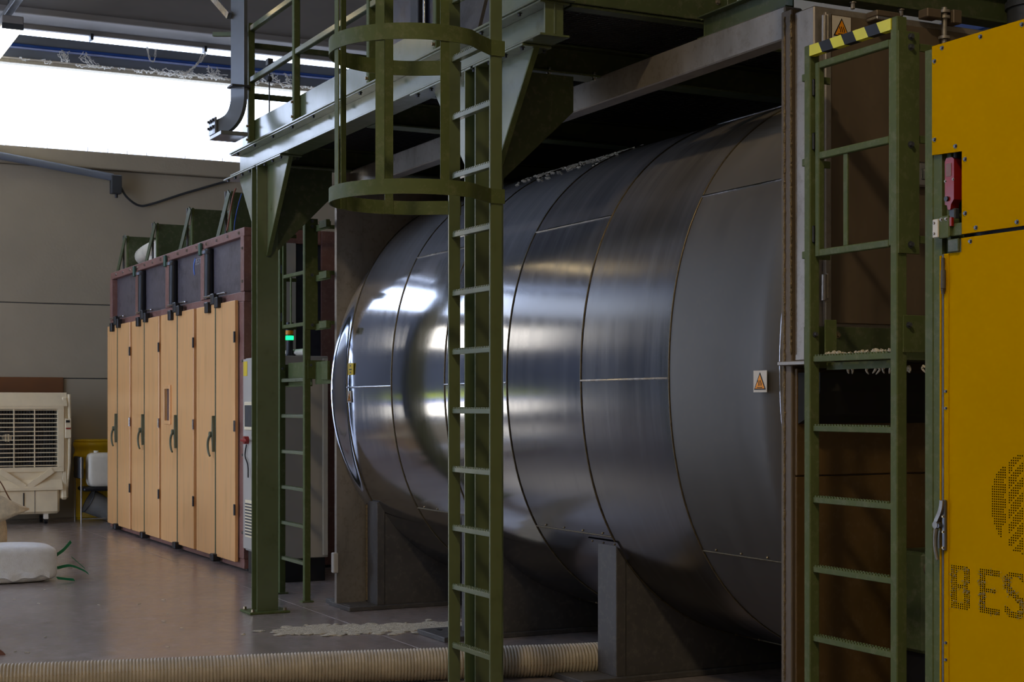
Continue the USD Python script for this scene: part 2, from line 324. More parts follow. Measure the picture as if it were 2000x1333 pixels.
for k in range(6):
    x0, x1 = RX_[k]+.004, RX_[k+1]-.004
    seams = [-1+67*i for i in range(-3, 3)] if k % 2 == 0 else [33-67*2.5+67*i-.0+0 for i in range(0, 0)] or [33.4-67*i for i in (3, 2, 1, 0, -1, -2)]
    seams = sorted(seams)[:6] if k % 2 == 0 else sorted(seams)
    seams = [s for s in seams if -190 < s < 190]
    ends = seams+[seams[0]+360]
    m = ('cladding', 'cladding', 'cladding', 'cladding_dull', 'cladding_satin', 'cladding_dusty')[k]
    bl = (.0, .002, .0012, .0006, .0006, .0006)[k]
    for a, b in zip(ends[:-1], ends[1:]):
        bb = B(); v, f = sheet(x0, x1, rad(a+.12), rad(b-.12), bl); bb.add(v, np.array(f)[:, ::-1])
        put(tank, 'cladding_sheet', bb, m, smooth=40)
    for a in seams:
        if -95 < a < 120:
            u = np.linspace(0, 1, 12); P = np.array([prof(np.array(rad(a)), x0+(x1-x0)*q, bl*math.sin(math.pi*q)+.002+taper(x0+(x1-x0)*q)) for q in u])
            put(tank, 'lap_joint', B().tube(P, .0062 if a > -20 else .004, 8), 'bright_steel' if a > -20 else 'seam_line')
            if a < -20:
                rb = B()
                for q in (.15, .4, .65, .9):
                    p = prof(np.array(rad(a+.6)), x0+(x1-x0)*q, .003); rb.tm(trimesh.creation.icosphere(1, .006).apply_translation(p))
                put(tank, 'rivet_row', rb, 'steel_bead')
tt = np.linspace(0, 2*math.pi, 145)[:-1]
for k, x in enumerate(RX_[:-1]):
    put(tank, 'ring_bead', B().tube(prof(tt, x, .001), .0055, 8, closed=True), 'seam_line', smooth=True)
# flared end collar against the end plate
cy, cz, cr = 5.449, 1.613, 1.499
cc = B(); n = len(tt)+1; t2 = np.linspace(0, 2*math.pi, n); rows = []
for u in np.linspace(0, 1, 7):
    e = u*u*(3-2*u); a = prof(t2, RX_[0], 0); b = np.stack([np.full(n, -10.72), cy-cr*np.cos(t2), cz+cr*np.sin(t2)], -1)
    p = a*(1-e)+b*e; p[:, 0] = RX_[0]+(-10.72-RX_[0])*u; rows.append(p)
v = np.array(rows).reshape(-1, 3)
cc.add(v, [[i*n+j, i*n+j+1, (i+1)*n+j+1, (i+1)*n+j] for i in range(6) for j in range(n-1)])
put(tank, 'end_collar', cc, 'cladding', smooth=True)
# saddles: box plates cut to the tank's curve, each with a front leg and a foot plate
def saddle(x0, x1, yf, leg_top):
    arc = prof(np.radians(np.linspace(-25, -155, 40)), 0)[:, 1:]
    a = [tuple(q) for q in arc if q[1] < leg_top and q[0] > yf+.02]
    zt = arc[np.argmin(abs(arc[:, 0]-yf))][1]
    y1 = yf+.052; poly = [(y1, .033), (y1, min(zt, leg_top)-.01)]+[q for q in a if q[0] > y1+.01]+[(2*YC-yf, min(zt, leg_top)), (2*YC-yf, .033)]
    put(tank, 'saddle', B().prism(poly, 'x', x0+.012, x1-.003), 'grey_paint', smooth=False)
    put(tank, 'saddle_leg', B().box(x0, x1, yf-.012, yf+.05, .03, leg_top, .004), 'grey_paint')
    put(tank, 'foot_plate', B().box(x0-.2, x1+.03, yf-.24, 2*YC-yf+.2, 0, .032, .004), 'grey_paint')
    put(tank, 'foot_bolt', B().cyl((x0-.09, yf-.13, .03), (x0-.09, yf-.13, .036), .02, 10), 'black')
saddle(-7.335, -7.134, 4.27, .79); saddle(-9.06, -8.86, 4.25, .79); saddle(-10.69, -10.49, 4.235, .79)
sth = np.radians(np.linspace(-34.6, -38.8, 7))
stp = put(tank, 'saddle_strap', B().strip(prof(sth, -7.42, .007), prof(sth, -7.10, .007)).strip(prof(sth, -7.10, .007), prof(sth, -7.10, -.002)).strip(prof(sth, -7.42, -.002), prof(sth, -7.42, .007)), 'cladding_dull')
for x in (-7.38, -7.26, -7.14): put(stp, 'rivet', B().tm(trimesh.creation.icosphere(1, .006).apply_translation(prof(np.array(rad(-35.2)), x, .008))), 'seam_line')
# end plate at the far end
ep = B(); poly = [(3.995, .032), (3.995, 3.225), (7.0, 3.225), (7.0, .032)]
put(tank, 'end_plate', B().prism(poly, 'x', -10.765, -10.722), 'stainless', smooth=False)
put(tank, 'weld_seam', B().tube([(-10.69, 4.222, z) for z in np.linspace(.05, .76, 30)], .012, 8), 'weld')
put(tank, 'junction_box', B().box(-10.735, -10.68, 3.955, 3.995, .26, .41, .006), 'grey_cabinet')
put(tank, 'foot_plate', B().box(-11.03, -10.52, 4.02, 4.4, 0, .034, .004), 'grey_paint')
# top rail between the end plate and the head box
put(tank, 'top_rail', B().box(-10.72, -5.44, 4.1, 4.2, 3.10, 3.246, .006), 'stainless')
# head box at the near end
put(tank, 'head_flange', B().box(-5.445, -5.37, 4.085, 7.2, .0, 3.215, .004), 'stainless_dirty')
put(tank, 'head_box', B().box(-5.37, -5.235, 4.1, 7.2, 1.69, 3.2, .006), 'stainless')
for x in (-5.418, -5.372):
    put(tank, 'weld_seam', B().tube([(x+.002*math.sin(9*i), 4.083, z) for i, z in enumerate(np.linspace(1.72 if x > -5.4 else .3, 3.19, 140))], [.004+.0018*((i*7) % 3) for i in range(140)], 6), 'weld')
put(tank, 'head_box_door', B().box(-5.235, -5.222, 4.165, 5.35, 1.85, 3.17, .003), 'stainless_dirty')
put(tank, 'door_edge', B().box(-5.235, -5.214, 4.145, 4.178, 1.84, 3.175, .004), 'stainless')
for z in (3.1, 2.0):
    put(tank, 'hinge', B().cyl((-5.21, 4.135, z-.055), (-5.21, 4.135, z+.055), .012, 12).cyl((-5.21, 4.152, z-.045), (-5.21, 4.152, z+.06), .008, 10), 'stainless')
lt = put(tank, 'door_latch', B().box(-5.222, -5.19, 4.63, 4.76, 2.46, 2.57, .008).box(-5.19, -5.175, 4.66, 4.76, 2.49, 2.54, .006), 'bright_steel')
put(lt, 'latch_screw', B().hexb((-5.175, 4.69, 2.515), (1, 0, 0), .012, .012), 'stainless')
put(tank, 'head_ledge', B().box(-5.44, -5.22, 4.06, 4.2, 1.672, 1.69, .003), 'stainless')
put(tank, 'head_panel', B().box(-5.37, -5.355, 4.1, 7.0, .02, 1.19, .003).box(-5.37, -5.352, 4.1, 7.0, 1.196, 1.66, .003), 'yellow_reflection')
pr = [(-5.35+.24*math.sin(a), 1.62-.24*math.sin(a*.9)*0-.22*(1-math.cos(a))) for a in np.linspace(0, 1.5, 9)]
put(tank, 'shadowed_lint', B().prism([(-5.35, 1.64), (-5.2, 1.64), (-5.2, 1.56), (-5.25, 1.46), (-5.35, 1.42)], 'y', 4.105, 6.0), 'shadow_dark', smooth=False)  # dark block put in for shadowed lint below the head box
# ring of the right rim, stickers
put(tank, 'ring_bead', B().tube(prof(tt, -5.449, -.046), .006, 8, closed=True), 'bright_steel', smooth=True)

def hot_sign(parent, o, ux, h, w, n, name='warning_sticker'):
    """hot-surface warning: o lower left corner, ux unit vector to the right, n outward normal"""
    o, ux, n = np.array(o, float), np.array(ux, float), np.array(n, float); uz = np.array([0, 0, 1.0])
    ux = ux/np.linalg.norm(ux)
    def poly(pts, d, t=.0012):
        m = trimesh.creation.extrude_polygon(pts if isinstance(pts, Polygon) else Polygon(pts), t, engine='earcut'); q = m.vertices
        return o+q[:, :1]*ux+q[:, 1:2]*uz+(q[:, 2:3]+d)*n, m.faces
    s = put(parent, name, B().add(*poly([(0, 0), (w, 0), (w, h), (0, h)], 0, .002)), 'sticker_white', smooth=False)
    T = Polygon([(.06*w, .12*h), (.94*w, .12*h), (.5*w, .92*h)])
    put(s, 'triangle_border', B().add(*poly(T, .002)), 'ink', smooth=False)
    put(s, 'triangle', B().add(*poly(T.buffer(-.05*w), .003)), 'orange', smooth=False)
    wv = B().add(*poly([(.3*w, .2*h), (.7*w, .2*h), (.7*w, .235*h), (.3*w, .235*h)], .004))
    for c in (.4, .5, .6):
        zz = np.linspace(.3, .55, 9)*h; xx = c*w+.035*w*np.sin((zz/h-.3)*22); t = .016*w
        wv.add(*poly(list(zip(xx-t, zz))+list(zip(xx+t, zz))[::-1], .004))
    put(s, 'heat_symbol', wv, 'ink', smooth=False); return s
def on_tank(x, z): 
    th = math.asin((z-ZT)/1.5)
    for _ in range(20): th += ((z-ZT)-R*(1-K*math.cos(4*th))*math.sin(th))/1.5
    return prof(np.array(th), x, .002)
hot_sign(tank, on_tank(-5.575, 1.557)+np.array([0, -.004, 0]), (1, 0, 0), .096, .098, (0, -1, 0))
hot_sign(tank, (-5.22, 4.184, 3.066), (0, 1, 0), .098, .1, (1, 0, 0))
hot_sign(tank, on_tank(-10.6, 1.52)+np.array([0, -.005, 0]), (1, 0, 0), .085, .075, (0, -1, 0))
p = on_tank(-10.59, 1.765)+np.array([0, -.001, 0])
ys_ = put(tank, 'notice_sticker', B().box(p[0], p[0]+.11, p[1]-.006, p[1]-.003, 1.722, 1.808, .0005), 'sticker_yellow')
put(ys_, 'print', B().box(p[0]+.045, p[0]+.065, p[1]-.0068, p[1]-.006, 1.782, 1.794).box(p[0]+.03, p[0]+.08, p[1]-.0068, p[1]-.006, 1.757, 1.766).box(p[0]+.045, p[0]+.065, p[1]-.0068, p[1]-.006, 1.733, 1.744), 'grey_paint')
# lint along the crown
lb = B()
for i in range(300):
    x = -9.3+1.3*rng.random(); th = rad(66+4*rng.normal()); p = prof(np.array(th), x, .004)
    m = trimesh.creation.icosphere(1, 1.0); m.vertices *= np.array([.008+.02*rng.random(), .008, .003+.004*rng.random()]); m.vertices += rng.normal(0, .0015, m.vertices.shape); lb.tm(m.apply_translation(p))
solo('lint_drift', lb, 'lint', (-8.5, 4.7, 2.9), 'pale fluffy lint lying along the crown of the steel tank', 'lint', kind='stuff')

# ------------------------------------------------------------------ platform
plat = thing('steel_platform', (-8.8, 3.45, 0), 'green steel walkway platform on two columns in front of the steel tank', 'platform')
def hcol(x, y0, y1, z0, z1, parent, nm='column'):
    """H section column: flanges face +-X"""
    d, t = .133, .010
    b = B().box(x-d, x-d+t, y0, y1, z0, z1, .002).box(x-t, x, y0, y1, z0, z1, .002).box(x-d+t, x-t, (y0+y1)/2-.004, (y0+y1)/2+.004, z0, z1, .001)
    return put(parent, nm, b, 'green_gloss')
ZB0, ZB1 = 3.235, 3.40
for x in (-10.675, -7.04):
    hcol(x, 3.37, 3.53, .015, ZB0, plat)
    put(plat, 'base_plate', B().box(x-.19, x+.06, 3.30, 3.60, 0, .016, .003), 'green')
    for dx, dy in ((-.16, 3.33), (.03, 3.33), (.03, 3.57)):
        put(plat, 'anchor_bolt', B().hexb((x+dx, dy, .016), (0, 0, 1), .012, .02), 'steel_bead')
    # gussets in the beam's plane and the haunch towards the tank
    y = 3.45
    put(plat, 'gusset', B().prism([(x, 3.225), (x+.51, 3.225), (x+.03, 2.60), (x, 2.58)], 'y', y-.006, y+.006), 'green_gloss', smooth=False)
    put(plat, 'gusset', B().prism([(x-.133, 3.225), (x-.68, 3.225), (x-.16, 2.62), (x-.133, 2.58)], 'y', y-.006, y+.006), 'green_gloss', smooth=False)
    put(plat, 'gusset_flange', B().bar((x+.515, y, 3.225), (x+.02, y, 2.58), .010, .03, up=(0, 1, 0)), 'green')
    put(plat, 'haunch', B().prism([(3.53, 3.225), (3.94, 3.225), (3.94, 3.04), (3.53, 2.66)] if x > -9 else [(3.53, 3.225), (3.94, 3.225), (3.94, 3.03), (3.53, 2.62)], 'x', x-.012, x), 'dark_green', smooth=False)
    for s in (-1, 1):
        pl = B().box(x-.85 if s < 0 else x-.06, x-.03 if s < 0 else x+.52, 3.37, 3.53, 3.222, 3.234, .002)
        put(plat, 'bolting_plate', pl, 'green_gloss')
    for dx in np.linspace(-.78, .48, 8):
        for yy in (3.39, 3.51):
            put(plat, 'bolt', B().hexb((x+dx, yy, 3.222), (0, 0, -1), .009, .014), 'dark_grey')
bm = B().box(-11.34, -6.34, 3.37, 3.53, ZB0, ZB0+.011, .002).box(-11.34, -6.34, 3.37, 3.53, ZB1-.011, ZB1, .002).box(-11.34, -6.34, 3.446, 3.454, ZB0+.011, ZB1-.011, .001)
put(plat, 'front_beam', bm, 'green_gloss')
put(plat, 'top_flange_plate', B().box(-11.34, -6.3, 3.36, 3.54, ZB1, ZB1+.012, .002), 'green_gloss')
for x in np.arange(-11.2, -6.4, .42):
    put(plat, 'bolt', B().hexb((x, 3.385, ZB1-.011), (0, 0, -1), .009, .014), 'dark_grey')
put(plat, 'end_stiffener', B().box(-6.36, -6.348, 3.40, 3.50, ZB0, ZB1, .002), 'green_gloss')
put(plat, 'toe_board', B().prism([(3.445, 3.412), (3.452, 3.412), (3.452, 3.60), (3.47, 3.60), (3.47, 3.606), (3.445, 3.606)], 'x', -11.27, -7.6), 'green_gloss', smooth=False)
put(plat, 'toe_board', B().box(-11.275, -11.265, 3.45, 6.0, 3.412, 3.6, .002), 'green_gloss')
put(plat, 'toe_board', B().box(-7.02, -6.3, 3.46, 3.47, 3.412, 3.60, .002), 'green_gloss')
for x in (-10.985, -9.97, -8.6, -7.62):
    put(plat, 'guard_post', B().box(x-.022, x+.022, 3.40, 3.445, 3.42, 4.32, .004), 'green')
    for z in (3.46, 3.56):
        put(plat, 'bolt', B().hexb((x, 3.40, z), (0, -1, 0), .009, .015), 'steel_bead')
for z in (3.90, 4.28):
    put(plat, 'guard_rail', B().box(-11.2, -7.6, 3.405, 3.445, z-.02, z+.02, .004), 'green_gloss')
    put(plat, 'guard_rail', B().box(-11.22, -11.18, 3.445, 7.0, z-.07-.02, z-.07+.02, .004), 'dark_green')
put(plat, 'guard_rail', B().bar((-11.0, 3.43, 4.245), (-11.2, 3.2, 4.262), .03, .03), 'green_gloss')
for y in (4.7, 5.9):
    put(plat, 'guard_post', B().box(-11.22, -11.18, y-.02, y+.02, 3.41, 4.3, .004), 'dark_green')
# cross beams towards the tank and the grating deck they carry
for x in (-10.74, -8.9, -7.1):
    put(plat, 'cross_beam', B().box(x-.07, x+.07, 3.54, 8.4, 3.235, 3.246, .002).box(x-.07, x+.07, 3.54, 8.4, 3.379, 3.39, .002).box(x-.004, x+.004, 3.54, 8.4, 3.246, 3.379, .001), 'dark_green')
put(plat, 'deck_edge', B().box(-6.42, -6.342, 3.54, 8.4, 3.385, 3.40, .003), 'dark_green')
for y in (3.80, 4.07):
    for z, s in ((3.39, 1), (3.246, 1), (3.235, -1)):
        put(plat, 'bolt', B().hexb((-7.05, y, z), (0, 0, s), .011, .016), 'bright_steel')
gr = B()
for i, x in enumerate(np.arange(-11.2, -6.36, .033)): gr.bar((x, 3.56, 3.405), (x, 8.4, 3.405), .004, .028)
for y in np.arange(3.6, 8.4, .06): gr.bar((-11.2, y, 3.405), (-6.36, y, 3.405), .005, .02)
put(plat, 'deck_grating', gr, 'dark_grey', smooth=False, kind='stuff')
put(plat, 'deck_plate', B().box(-11.25, -6.34, 3.6, 8.4, 3.424, 3.432, .002), 'dark_grey')

# ------------------------------------------------------------------ hopper and feeder on the platform (seen from below)
hop = thing('feed_hopper', (-6.6, 4.2, 3.43), 'dark green hopper casing standing on the platform deck above the tank', 'hopper')
put(hop, 'side_plate', B().box(-6.34, -6.328, 3.47, 4.45, 3.40, 4.6, .003), 'dark_green')
put(hop, 'front_plate', B().box(-7.25, -6.34, 3.62, 3.632, 3.56, 4.6, .003), 'dark_green')
put(hop, 'corner_post', B().box(-6.36, -6.30, 4.40, 4.46, 3.33, 4.6, .004), 'dark_green')
put(hop, 'base_channel', B().box(-7.25, -6.36, 3.58, 3.66, 3.432, 3.51, .004), 'green')
for z in (3.44, 3.5):
    put(hop, 'bolt', B().hexb((-6.328, 4.36, z), (1, 0, 0), .009, .012), 'stainless')
cb = thing('control_cabinet', (-10, 4.3, 3.43), 'dark blue grey cabinet standing on the platform behind its guard rail', 'cabinet')
put(cb, 'body', B().box(-10.6, -8.6, 4.32, 5.2, 3.432, 4.8, .01), 'navy_panel')
put(cb, 'door', B().box(-10.5, -9.95, 4.30, 4.32, 3.5, 4.75, .005), 'navy_panel'); put(cb, 'door', B().box(-9.72, -9.2, 4.30, 4.32, 3.5, 4.75, .005), 'navy_panel')
put(cb, 'post', B().box(-9.94, -9.80, 4.25, 4.32, 3.432, 4.8, .005), 'black'); put(cb, 'door_rod', B().cyl((-9.76, 4.28, 3.5), (-9.76, 4.28, 4.75), .012), 'bright_steel')
put(cb, 'screw', B().hexb((-10.28, 4.30, 4.22), (0, -1, 0), .012, .014), 'bright_steel')
solo('cover_board', B().bar((-9.6, 4.0, 3.66), (-8.0, 3.9, 3.85), .5, .02, up=(0, -1, .3)), 'grey_paint', (-8.8, 3.95, 3.6), 'slanted light grey board leaning behind the platform toe board', 'board')

# channels on the head of the tank
ch = thing('support_channel', (-5.9, 4.15, 3.246), 'green steel channel lying on the stainless top rail near the head box', 'channel')
put(ch, 'web', B().box(-6.15, -5.46, 4.16, 4.168, 3.25, 3.36, .002), 'dark_green'); put(ch, 'flange', B().box(-6.15, -5.46, 4.12, 4.165, 3.25, 3.257, .001).box(-6.15, -5.46, 4.12, 4.165, 3.353, 3.36, .001), 'dark_green')
put(ch, 'end_channel', B().box(-6.155, -6.148, 4.16, 4.9, 3.25, 3.36, .002).box(-6.18, -6.15, 4.16, 4.9, 3.25, 3.257, .001).box(-6.18, -6.15, 4.16, 4.9, 3.353, 3.36, .001), 'green')
b2 = thing('top_beam', (-5.3, 4.5, 3.2), 'long dark green beam laid across the top of the stainless head box', 'beam')
put(b2, 'web', B().box(-5.33, -5.32, 3.9, 6.4, 3.27, 3.42, .003), 'dark_green'); put(b2, 'flange', B().box(-5.37, -5.27, 3.9, 6.4, 3.258, 3.27, .002).box(-5.37, -5.27, 3.9, 6.4, 3.412, 3.424, .002), 'dark_green')
for y in (4.35, 4.62, 4.95):
    put(b2, 'clamp_bolt', B().hexb((-5.285, y, 3.255), (0, 0, -1), .01, .03), 'stainless')
rod = thing('spring_hanger', (-5.2, 4.78, 3.0), 'threaded rod hanger with collars in front of the head box top edge', 'hanger')
put(rod, 'rod', B().cyl((-5.19, 4.783, 3.02), (-5.19, 4.783, 3.26), .012, 14), 'stainless')
for z in (3.235, 3.21, 3.12): put(rod, 'collar', B().cyl((-5.19, 4.783, z), (-5.19, 4.783, z+.012), .026, 16), 'stainless')
put(rod, 'clamp_block', B().box(-5.222, -5.16, 4.81, 4.86, 3.19, 3.25, .004), 'stainless_dirty')
put(rod, 'clamp_block', B().box(-5.222, -5.16, 4.66, 4.74, 3.2, 3.24, .004), 'stainless_dirty')
tr = thing('cable_tray', (-5.2, 4.42, 3.1), 'short bright steel strip bracket with lint near the top of the head box', 'bracket')
put(tr, 'strip', B().box(-5.222, -5.15, 4.37, 4.5, 3.155, 3.17, .003), 'bright_steel'); put(tr, 'lip', B().box(-5.222, -5.15, 4.37, 4.5, 3.17, 3.195, .003), 'stainless_dirty')
solo('vertical_post', B().box(-5.0, -4.96, 5.0, 5.06, 3.3, 4.3, .004), 'stainless', (-5, 5, 3.3), 'bare steel upright behind the yellow guard at the top of the frame', 'post')
dct = thing('round_duct', (-5, 5.5, 3.2), 'dark grey round air duct rising behind the top edge of the yellow guard', 'duct')
put(dct, 'pipe', B().cyl((-5.2, 5.32, 3.2), (-5.2, 5.32, 5.4), .11, 32), 'dark_grey', smooth=40); put(dct, 'collar', B().cyl((-5.2, 5.32, 3.32), (-5.2, 5.32, 3.35), .12, 32), 'dark_grey', smooth=40)
solo('blue_beam', B().box(-12, -4, 8.6, 8.68, 4.4, 4.55, .01), 'blue_paint', (-8, 8.6, 4.4), 'blue painted beam in the dark space behind the tank', 'beam')

# ------------------------------------------------------------------ ladders
def rung(parent, x0, x1, y, z, m='green'):
    b = B().box(x0, x1, y-.016, y+.016, z-.012, z+.012, .002)
    n = int((x1-x0-.02)/.018)
    for i in range(n):
        xx = x0+.012+i*.018
        for yy in (y-.013, y+.011): b.bar((xx, yy, z+.0145), (xx+.010, yy, z+.0145), .004, .007)
    put(parent, 'rung', b, m, smooth=False)
# caged ladder in front of the near column
l1 = thing('caged_ladder', (-6.465, 3.09, 0), 'green caged ladder standing in front of the nearer platform column', 'ladder')
for x in (-6.691, -6.243): put(l1, 'rail', B().box(x-.007, x+.007, 3.06, 3.12, 0, 4.6, .002), 'green_gloss')
for k in range(16): rung(l1, -6.684, -6.25, 3.09, .07+.2805*k, 'green_gloss')
def hoop(z, h=.07):
    P = [(-6.70, 3.13, z), (-6.705, 3.06, z), (-6.76, 2.97, z)]
    P += [(-6.45+.372*math.cos(a), 2.765+.372*math.sin(a), z) for a in np.radians(np.linspace(158, 382, 48))]
    P += [(-6.165, 2.97, z), (-6.232, 3.06, z), (-6.232, 3.13, z)]
    return B().flat(P, (0, 0, 1), h, .006)
for z, h in ((2.447, .066), (3.118, .07), (3.79, .07)): put(l1, 'cage_hoop', hoop(z, h), 'green', smooth=30)
for a in (0, -45, -88, -143, 174):
    c, s = math.cos(rad(a)), math.sin(rad(a)); x, y = -6.45+.366*c, 2.765+.366*s
    put(l1, 'cage_strip', B().bar((x, y, 2.415 if a in (174, -143) else 2.447), (x, y, 4.5), .042, .005, up=(c, s, 0)), 'green', smooth=False)

def gate_ladder(name, xl, xr, y, z_top, foot, rungs, label, s=1.0, tape=False):
    t = thing(name, ((xl+xr)/2, y, 0), label, 'ladder')
    w = .04
    for x in (xl, xr): put(t, 'rail', B().box(x-w/2, x+w/2, y-.03, y+.02, foot, z_top, .004), 'green')
    for z in rungs: rung(t, xl+w/2, xr-w/2, y, z, 'green' if tape else 'green_gloss')
    for x in (xl, xr): 
        if foot < .05: put(t, 'foot', B().box(x-.035, x+.035, y-.05, y+.04, 0, .012, .002), 'green')
    g = put(t, 'gate', B().box(xl+.055, xr-.049, y-.012, y+.012, 2.107, 2.136, .003).box(xl+.055, xr-.049, y-.012, y+.012, 2.503, 2.532, .003)
            .box(xl+.055, xr-.049, y-.012, y+.012, 2.873, 2.902, .003).box(xl+.028, xl+.056, y-.012, y+.016, 2.107, 2.9, .003).box(xr-.05, xr-.022, y-.012, y+.016, 2.11, 2.9, .003), 'green')
    put(g, 'gate_bar', B().box(xl+.197, xl+.225, y-.004, y+.004, 2.136, 2.503, .002), 'green')
    for z in (2.2, 2.58, 2.8): put(g, 'hinge', B().box(xl+.019, xl+.03, y-.02, y+.0, z-.035, z+.035, .003), 'black')
    if tape: put(t, 'cross_channel', B().box(xl-.158, xl-.150, y+.15, y+1.3, 1.70, 1.835, .002).box(xl-.156, xl-.02, y+.15, y+1.3, 1.692, 1.70, .002), 'dark_green'); put(t, 'cross_flange', B().bar((xl+.03, y+.05, 1.66), (xr-.02, y+.05, 1.66), .006, .03), 'green'); put(t, 'channel_tab', B().box(xl+.035, xl+.043, y+.03, y+.09, 1.69, 1.85, .002), 'green'); put(t, 'bolt', B().hexb((xl-.150, y+.25, 1.80), (1, 0, 0), .009, .012), 'steel_bead')
    else: put(t, 'cross_channel', B().box(xl+.02, xr-.02, y+.04, y+.048, 1.645, 1.835, .002).box(xl+.02, xr-.02, y+.02, y+.04, 1.645, 1.655, .002), 'green')
    for z, h in ((2.856, .03), (2.505, .03), (2.122, .03)):
        put(t, 'bracket', B().box(xl-.068, xl-.02, y-.004, y+.006, z-h/2, z+h/2, .002).box(xl-.068, xl-.06, y, y+.14, z-h/2, z+h/2, .002), 'green')
        put(t, 'bracket', B().box(xr+.012, xr+.02, y+.05, y+.60, z-h/2+.01, z+h/2+.01, .002), 'green')
    put(t, 'bracket_plate', B().box(xl-.085, xl-.015, y+.02, y+.026, 1.655, 1.826, .002).box(xl-.085, xl-.08, y+.02, y+.16, 1.655, 1.826, .002), 'green')
    put(t, 'bracket_plate', B().box(xr+.021, xr+.027, y-.005, y+.135, 1.70, 1.842, .002), 'green')
    put(t, 'bracket_plate', B().box(xr+.0205, xr+.027, y-.028, y+.075, 2.075, 2.92, .004), 'green')
    for z in (2.90, 2.86, 2.49, 2.11): put(t, 'bolt', B().hexb((xr+.027, y+.03, z), (1, 0, 0), .009, .014), 'screw_steel')
    put(t, 'bolt', B().hexb((xr+.027, y+.02, 1.805), (1, 0, 0), .008, .014), 'screw_steel'); put(t, 'bolt', B().hexb((xl+w/2, y-.005, 1.79), (1, 0, 0), .008, .014), 'screw_steel')
    return t
l2 = gate_ladder('gated_ladder', -5.064, -4.538, 3.96, 2.975, 0.0, [.546-.2835, .546, .829, 1.113, 1.405, 1.689], 'green gated ladder between the tank head and the yellow guard', tape=True)
sb = put(l2, 'safety_bar', B().box(-5.04, -4.55, 3.928, 3.952, 2.93, 2.965, .003), 'green', label='safety bar wrapped in yellow and black tape')
for k in range(7):
    x0 = -5.042+k*.0705; x1 = x0+.0705; sl = .012
    bb = B().prism([(x0 - (sl if k else 0), 2.971), (x1-(sl if k < 6 else 0), 2.971), (x1+(sl if k < 6 else 0), 2.927), (x0+(sl if k else 0), 2.927)], 'y', 3.925, 3.955)
    put(sb, 'tape_band', bb, 'tape_yellow' if k % 2 == 0 else 'ink', smooth=False, label='yellow tape band' if k % 2 == 0 else 'black tape band')
l3 = gate_ladder('gated_ladder', -11.725, -11.13, 3.91, 2.95, 0.0, [.005+.2815*k for k in range(1, 7)], 'green gated ladder behind the far platform column, beside the grey switch cabinet')
for z in (1.745,):
    put(l3, 'bracket_plate', B().box(-11.11, -10.78, 3.965, 3.972, 1.66, 1.83, .002).box(-10.90, -10.77, 3.94, 3.96, 1.69, 1.83, .002), 'green')
for z in (2.85, 2.47, 2.1):
    put(l3, 'bracket', B().box(-11.11, -10.78, 3.965, 3.972, z-.03, z+.02, .002).box(-10.93, -10.77, 3.93, 3.96, z-.025, z+.03, .002), 'green')
# lint on the treads and channel of the near gated ladder
lb = B()
for i in range(46):
    p = (-5.0+.42*rng.random(), 3.97+.05*rng.random(), 1.705+.006*rng.random()); m = trimesh.creation.icosphere(1, .006+.006*rng.random()); m.vertices += rng.normal(0, .002, m.vertices.shape); lb.tm(m.apply_translation(p))
for i in range(16):
    x = -5.0+.75*rng.random(); lb.tube(catmull([(x, 4.02, 1.648), (x+.006*rng.normal(), 4.02, 1.638), (x+.009*rng.normal(), 4.022, 1.628-.006*rng.random())], 4), [.008, .007, .006, .005, .005, .004, .004, .003, .002], 6)
solo('lint_fringe', lb, 'lint', (-4.8, 4.0, 1.65), 'grey lint fringe caught on the cross channel of the gated ladder', 'lint', kind='stuff')
gb = thing('gear_motor', (-5.1, 4.75, .3), 'dark green gearbox housing low behind the gated ladder', 'gearbox')
put(gb, 'housing', B().box(-5.34, -5.12, 4.60, 5.1, .42, .86, .015), 'dark_green'); put(gb, 'shaft_cover', B().cyl((-5.12, 4.63, .79), (-5.10, 4.63, .79), .03, 20), 'stainless_dirty')
for y in (4.63, 5.0): put(gb, 'foot', B().box(-5.33, -5.13, y, y+.07, 0, .43, .006), 'black')

# ------------------------------------------------------------------ yellow guard
yg = thing('machine_guard', (-3.9, 3.95, 0), 'yellow sheet metal machine guard with perforated letters and a red safety switch', 'guard')
YG = 3.9
put(yg, 'frame_post', B().prism([(-4.338, YG+.006), (-4.30, YG+.006), (-4.297, YG+.010), (-4.254, YG+.010), (-4.254, YG+.08), (-4.338, YG+.08)], 'z', 0, 2.80), 'green', smooth=False)
put(yg, 'frame_rail', B().box(-4.25, -3.3, YG+.02, YG+.08, 2.72, 2.79, .004), 'green'); put(yg, 'frame_rail', B().box(-4.25, -3.3, YG+.03, YG+.08, 2.02, 2.10, .004), 'green')
put(yg, 'inner_post', B().box(-4.25, -4.222, YG+.025, YG+.09, 1.0, 2.42, .004), 'green')
put(yg, 'back_sheet', B().box(-4.25, -3.3, YG+.09, YG+.10, 0, 2.78, .003), 'black')
put(yg, 'upper_panel', B().prism([(-4.291, 2.411), (-4.139, 2.403), (-4.139, 2.108), (-3.3, 2.108), (-3.3, 2.807), (-4.291, 2.807)], 'y', YG-.004, YG+.004), 'yellow', smooth=False)
for x, z in ((-4.238, 2.79), (-4.047, 2.79), (-3.853, 2.79), (-4.277, 2.75), (-4.277, 2.465), (-4.17, 2.425), (-4.122, 2.372), (-4.122, 2.18), (-4.069, 2.124), (-3.876, 2.123)):
    put(yg, 'panel_screw', B().hexb((x, YG-.004, z), (0, -1, 0), .0055, .007), 'screw_steel')
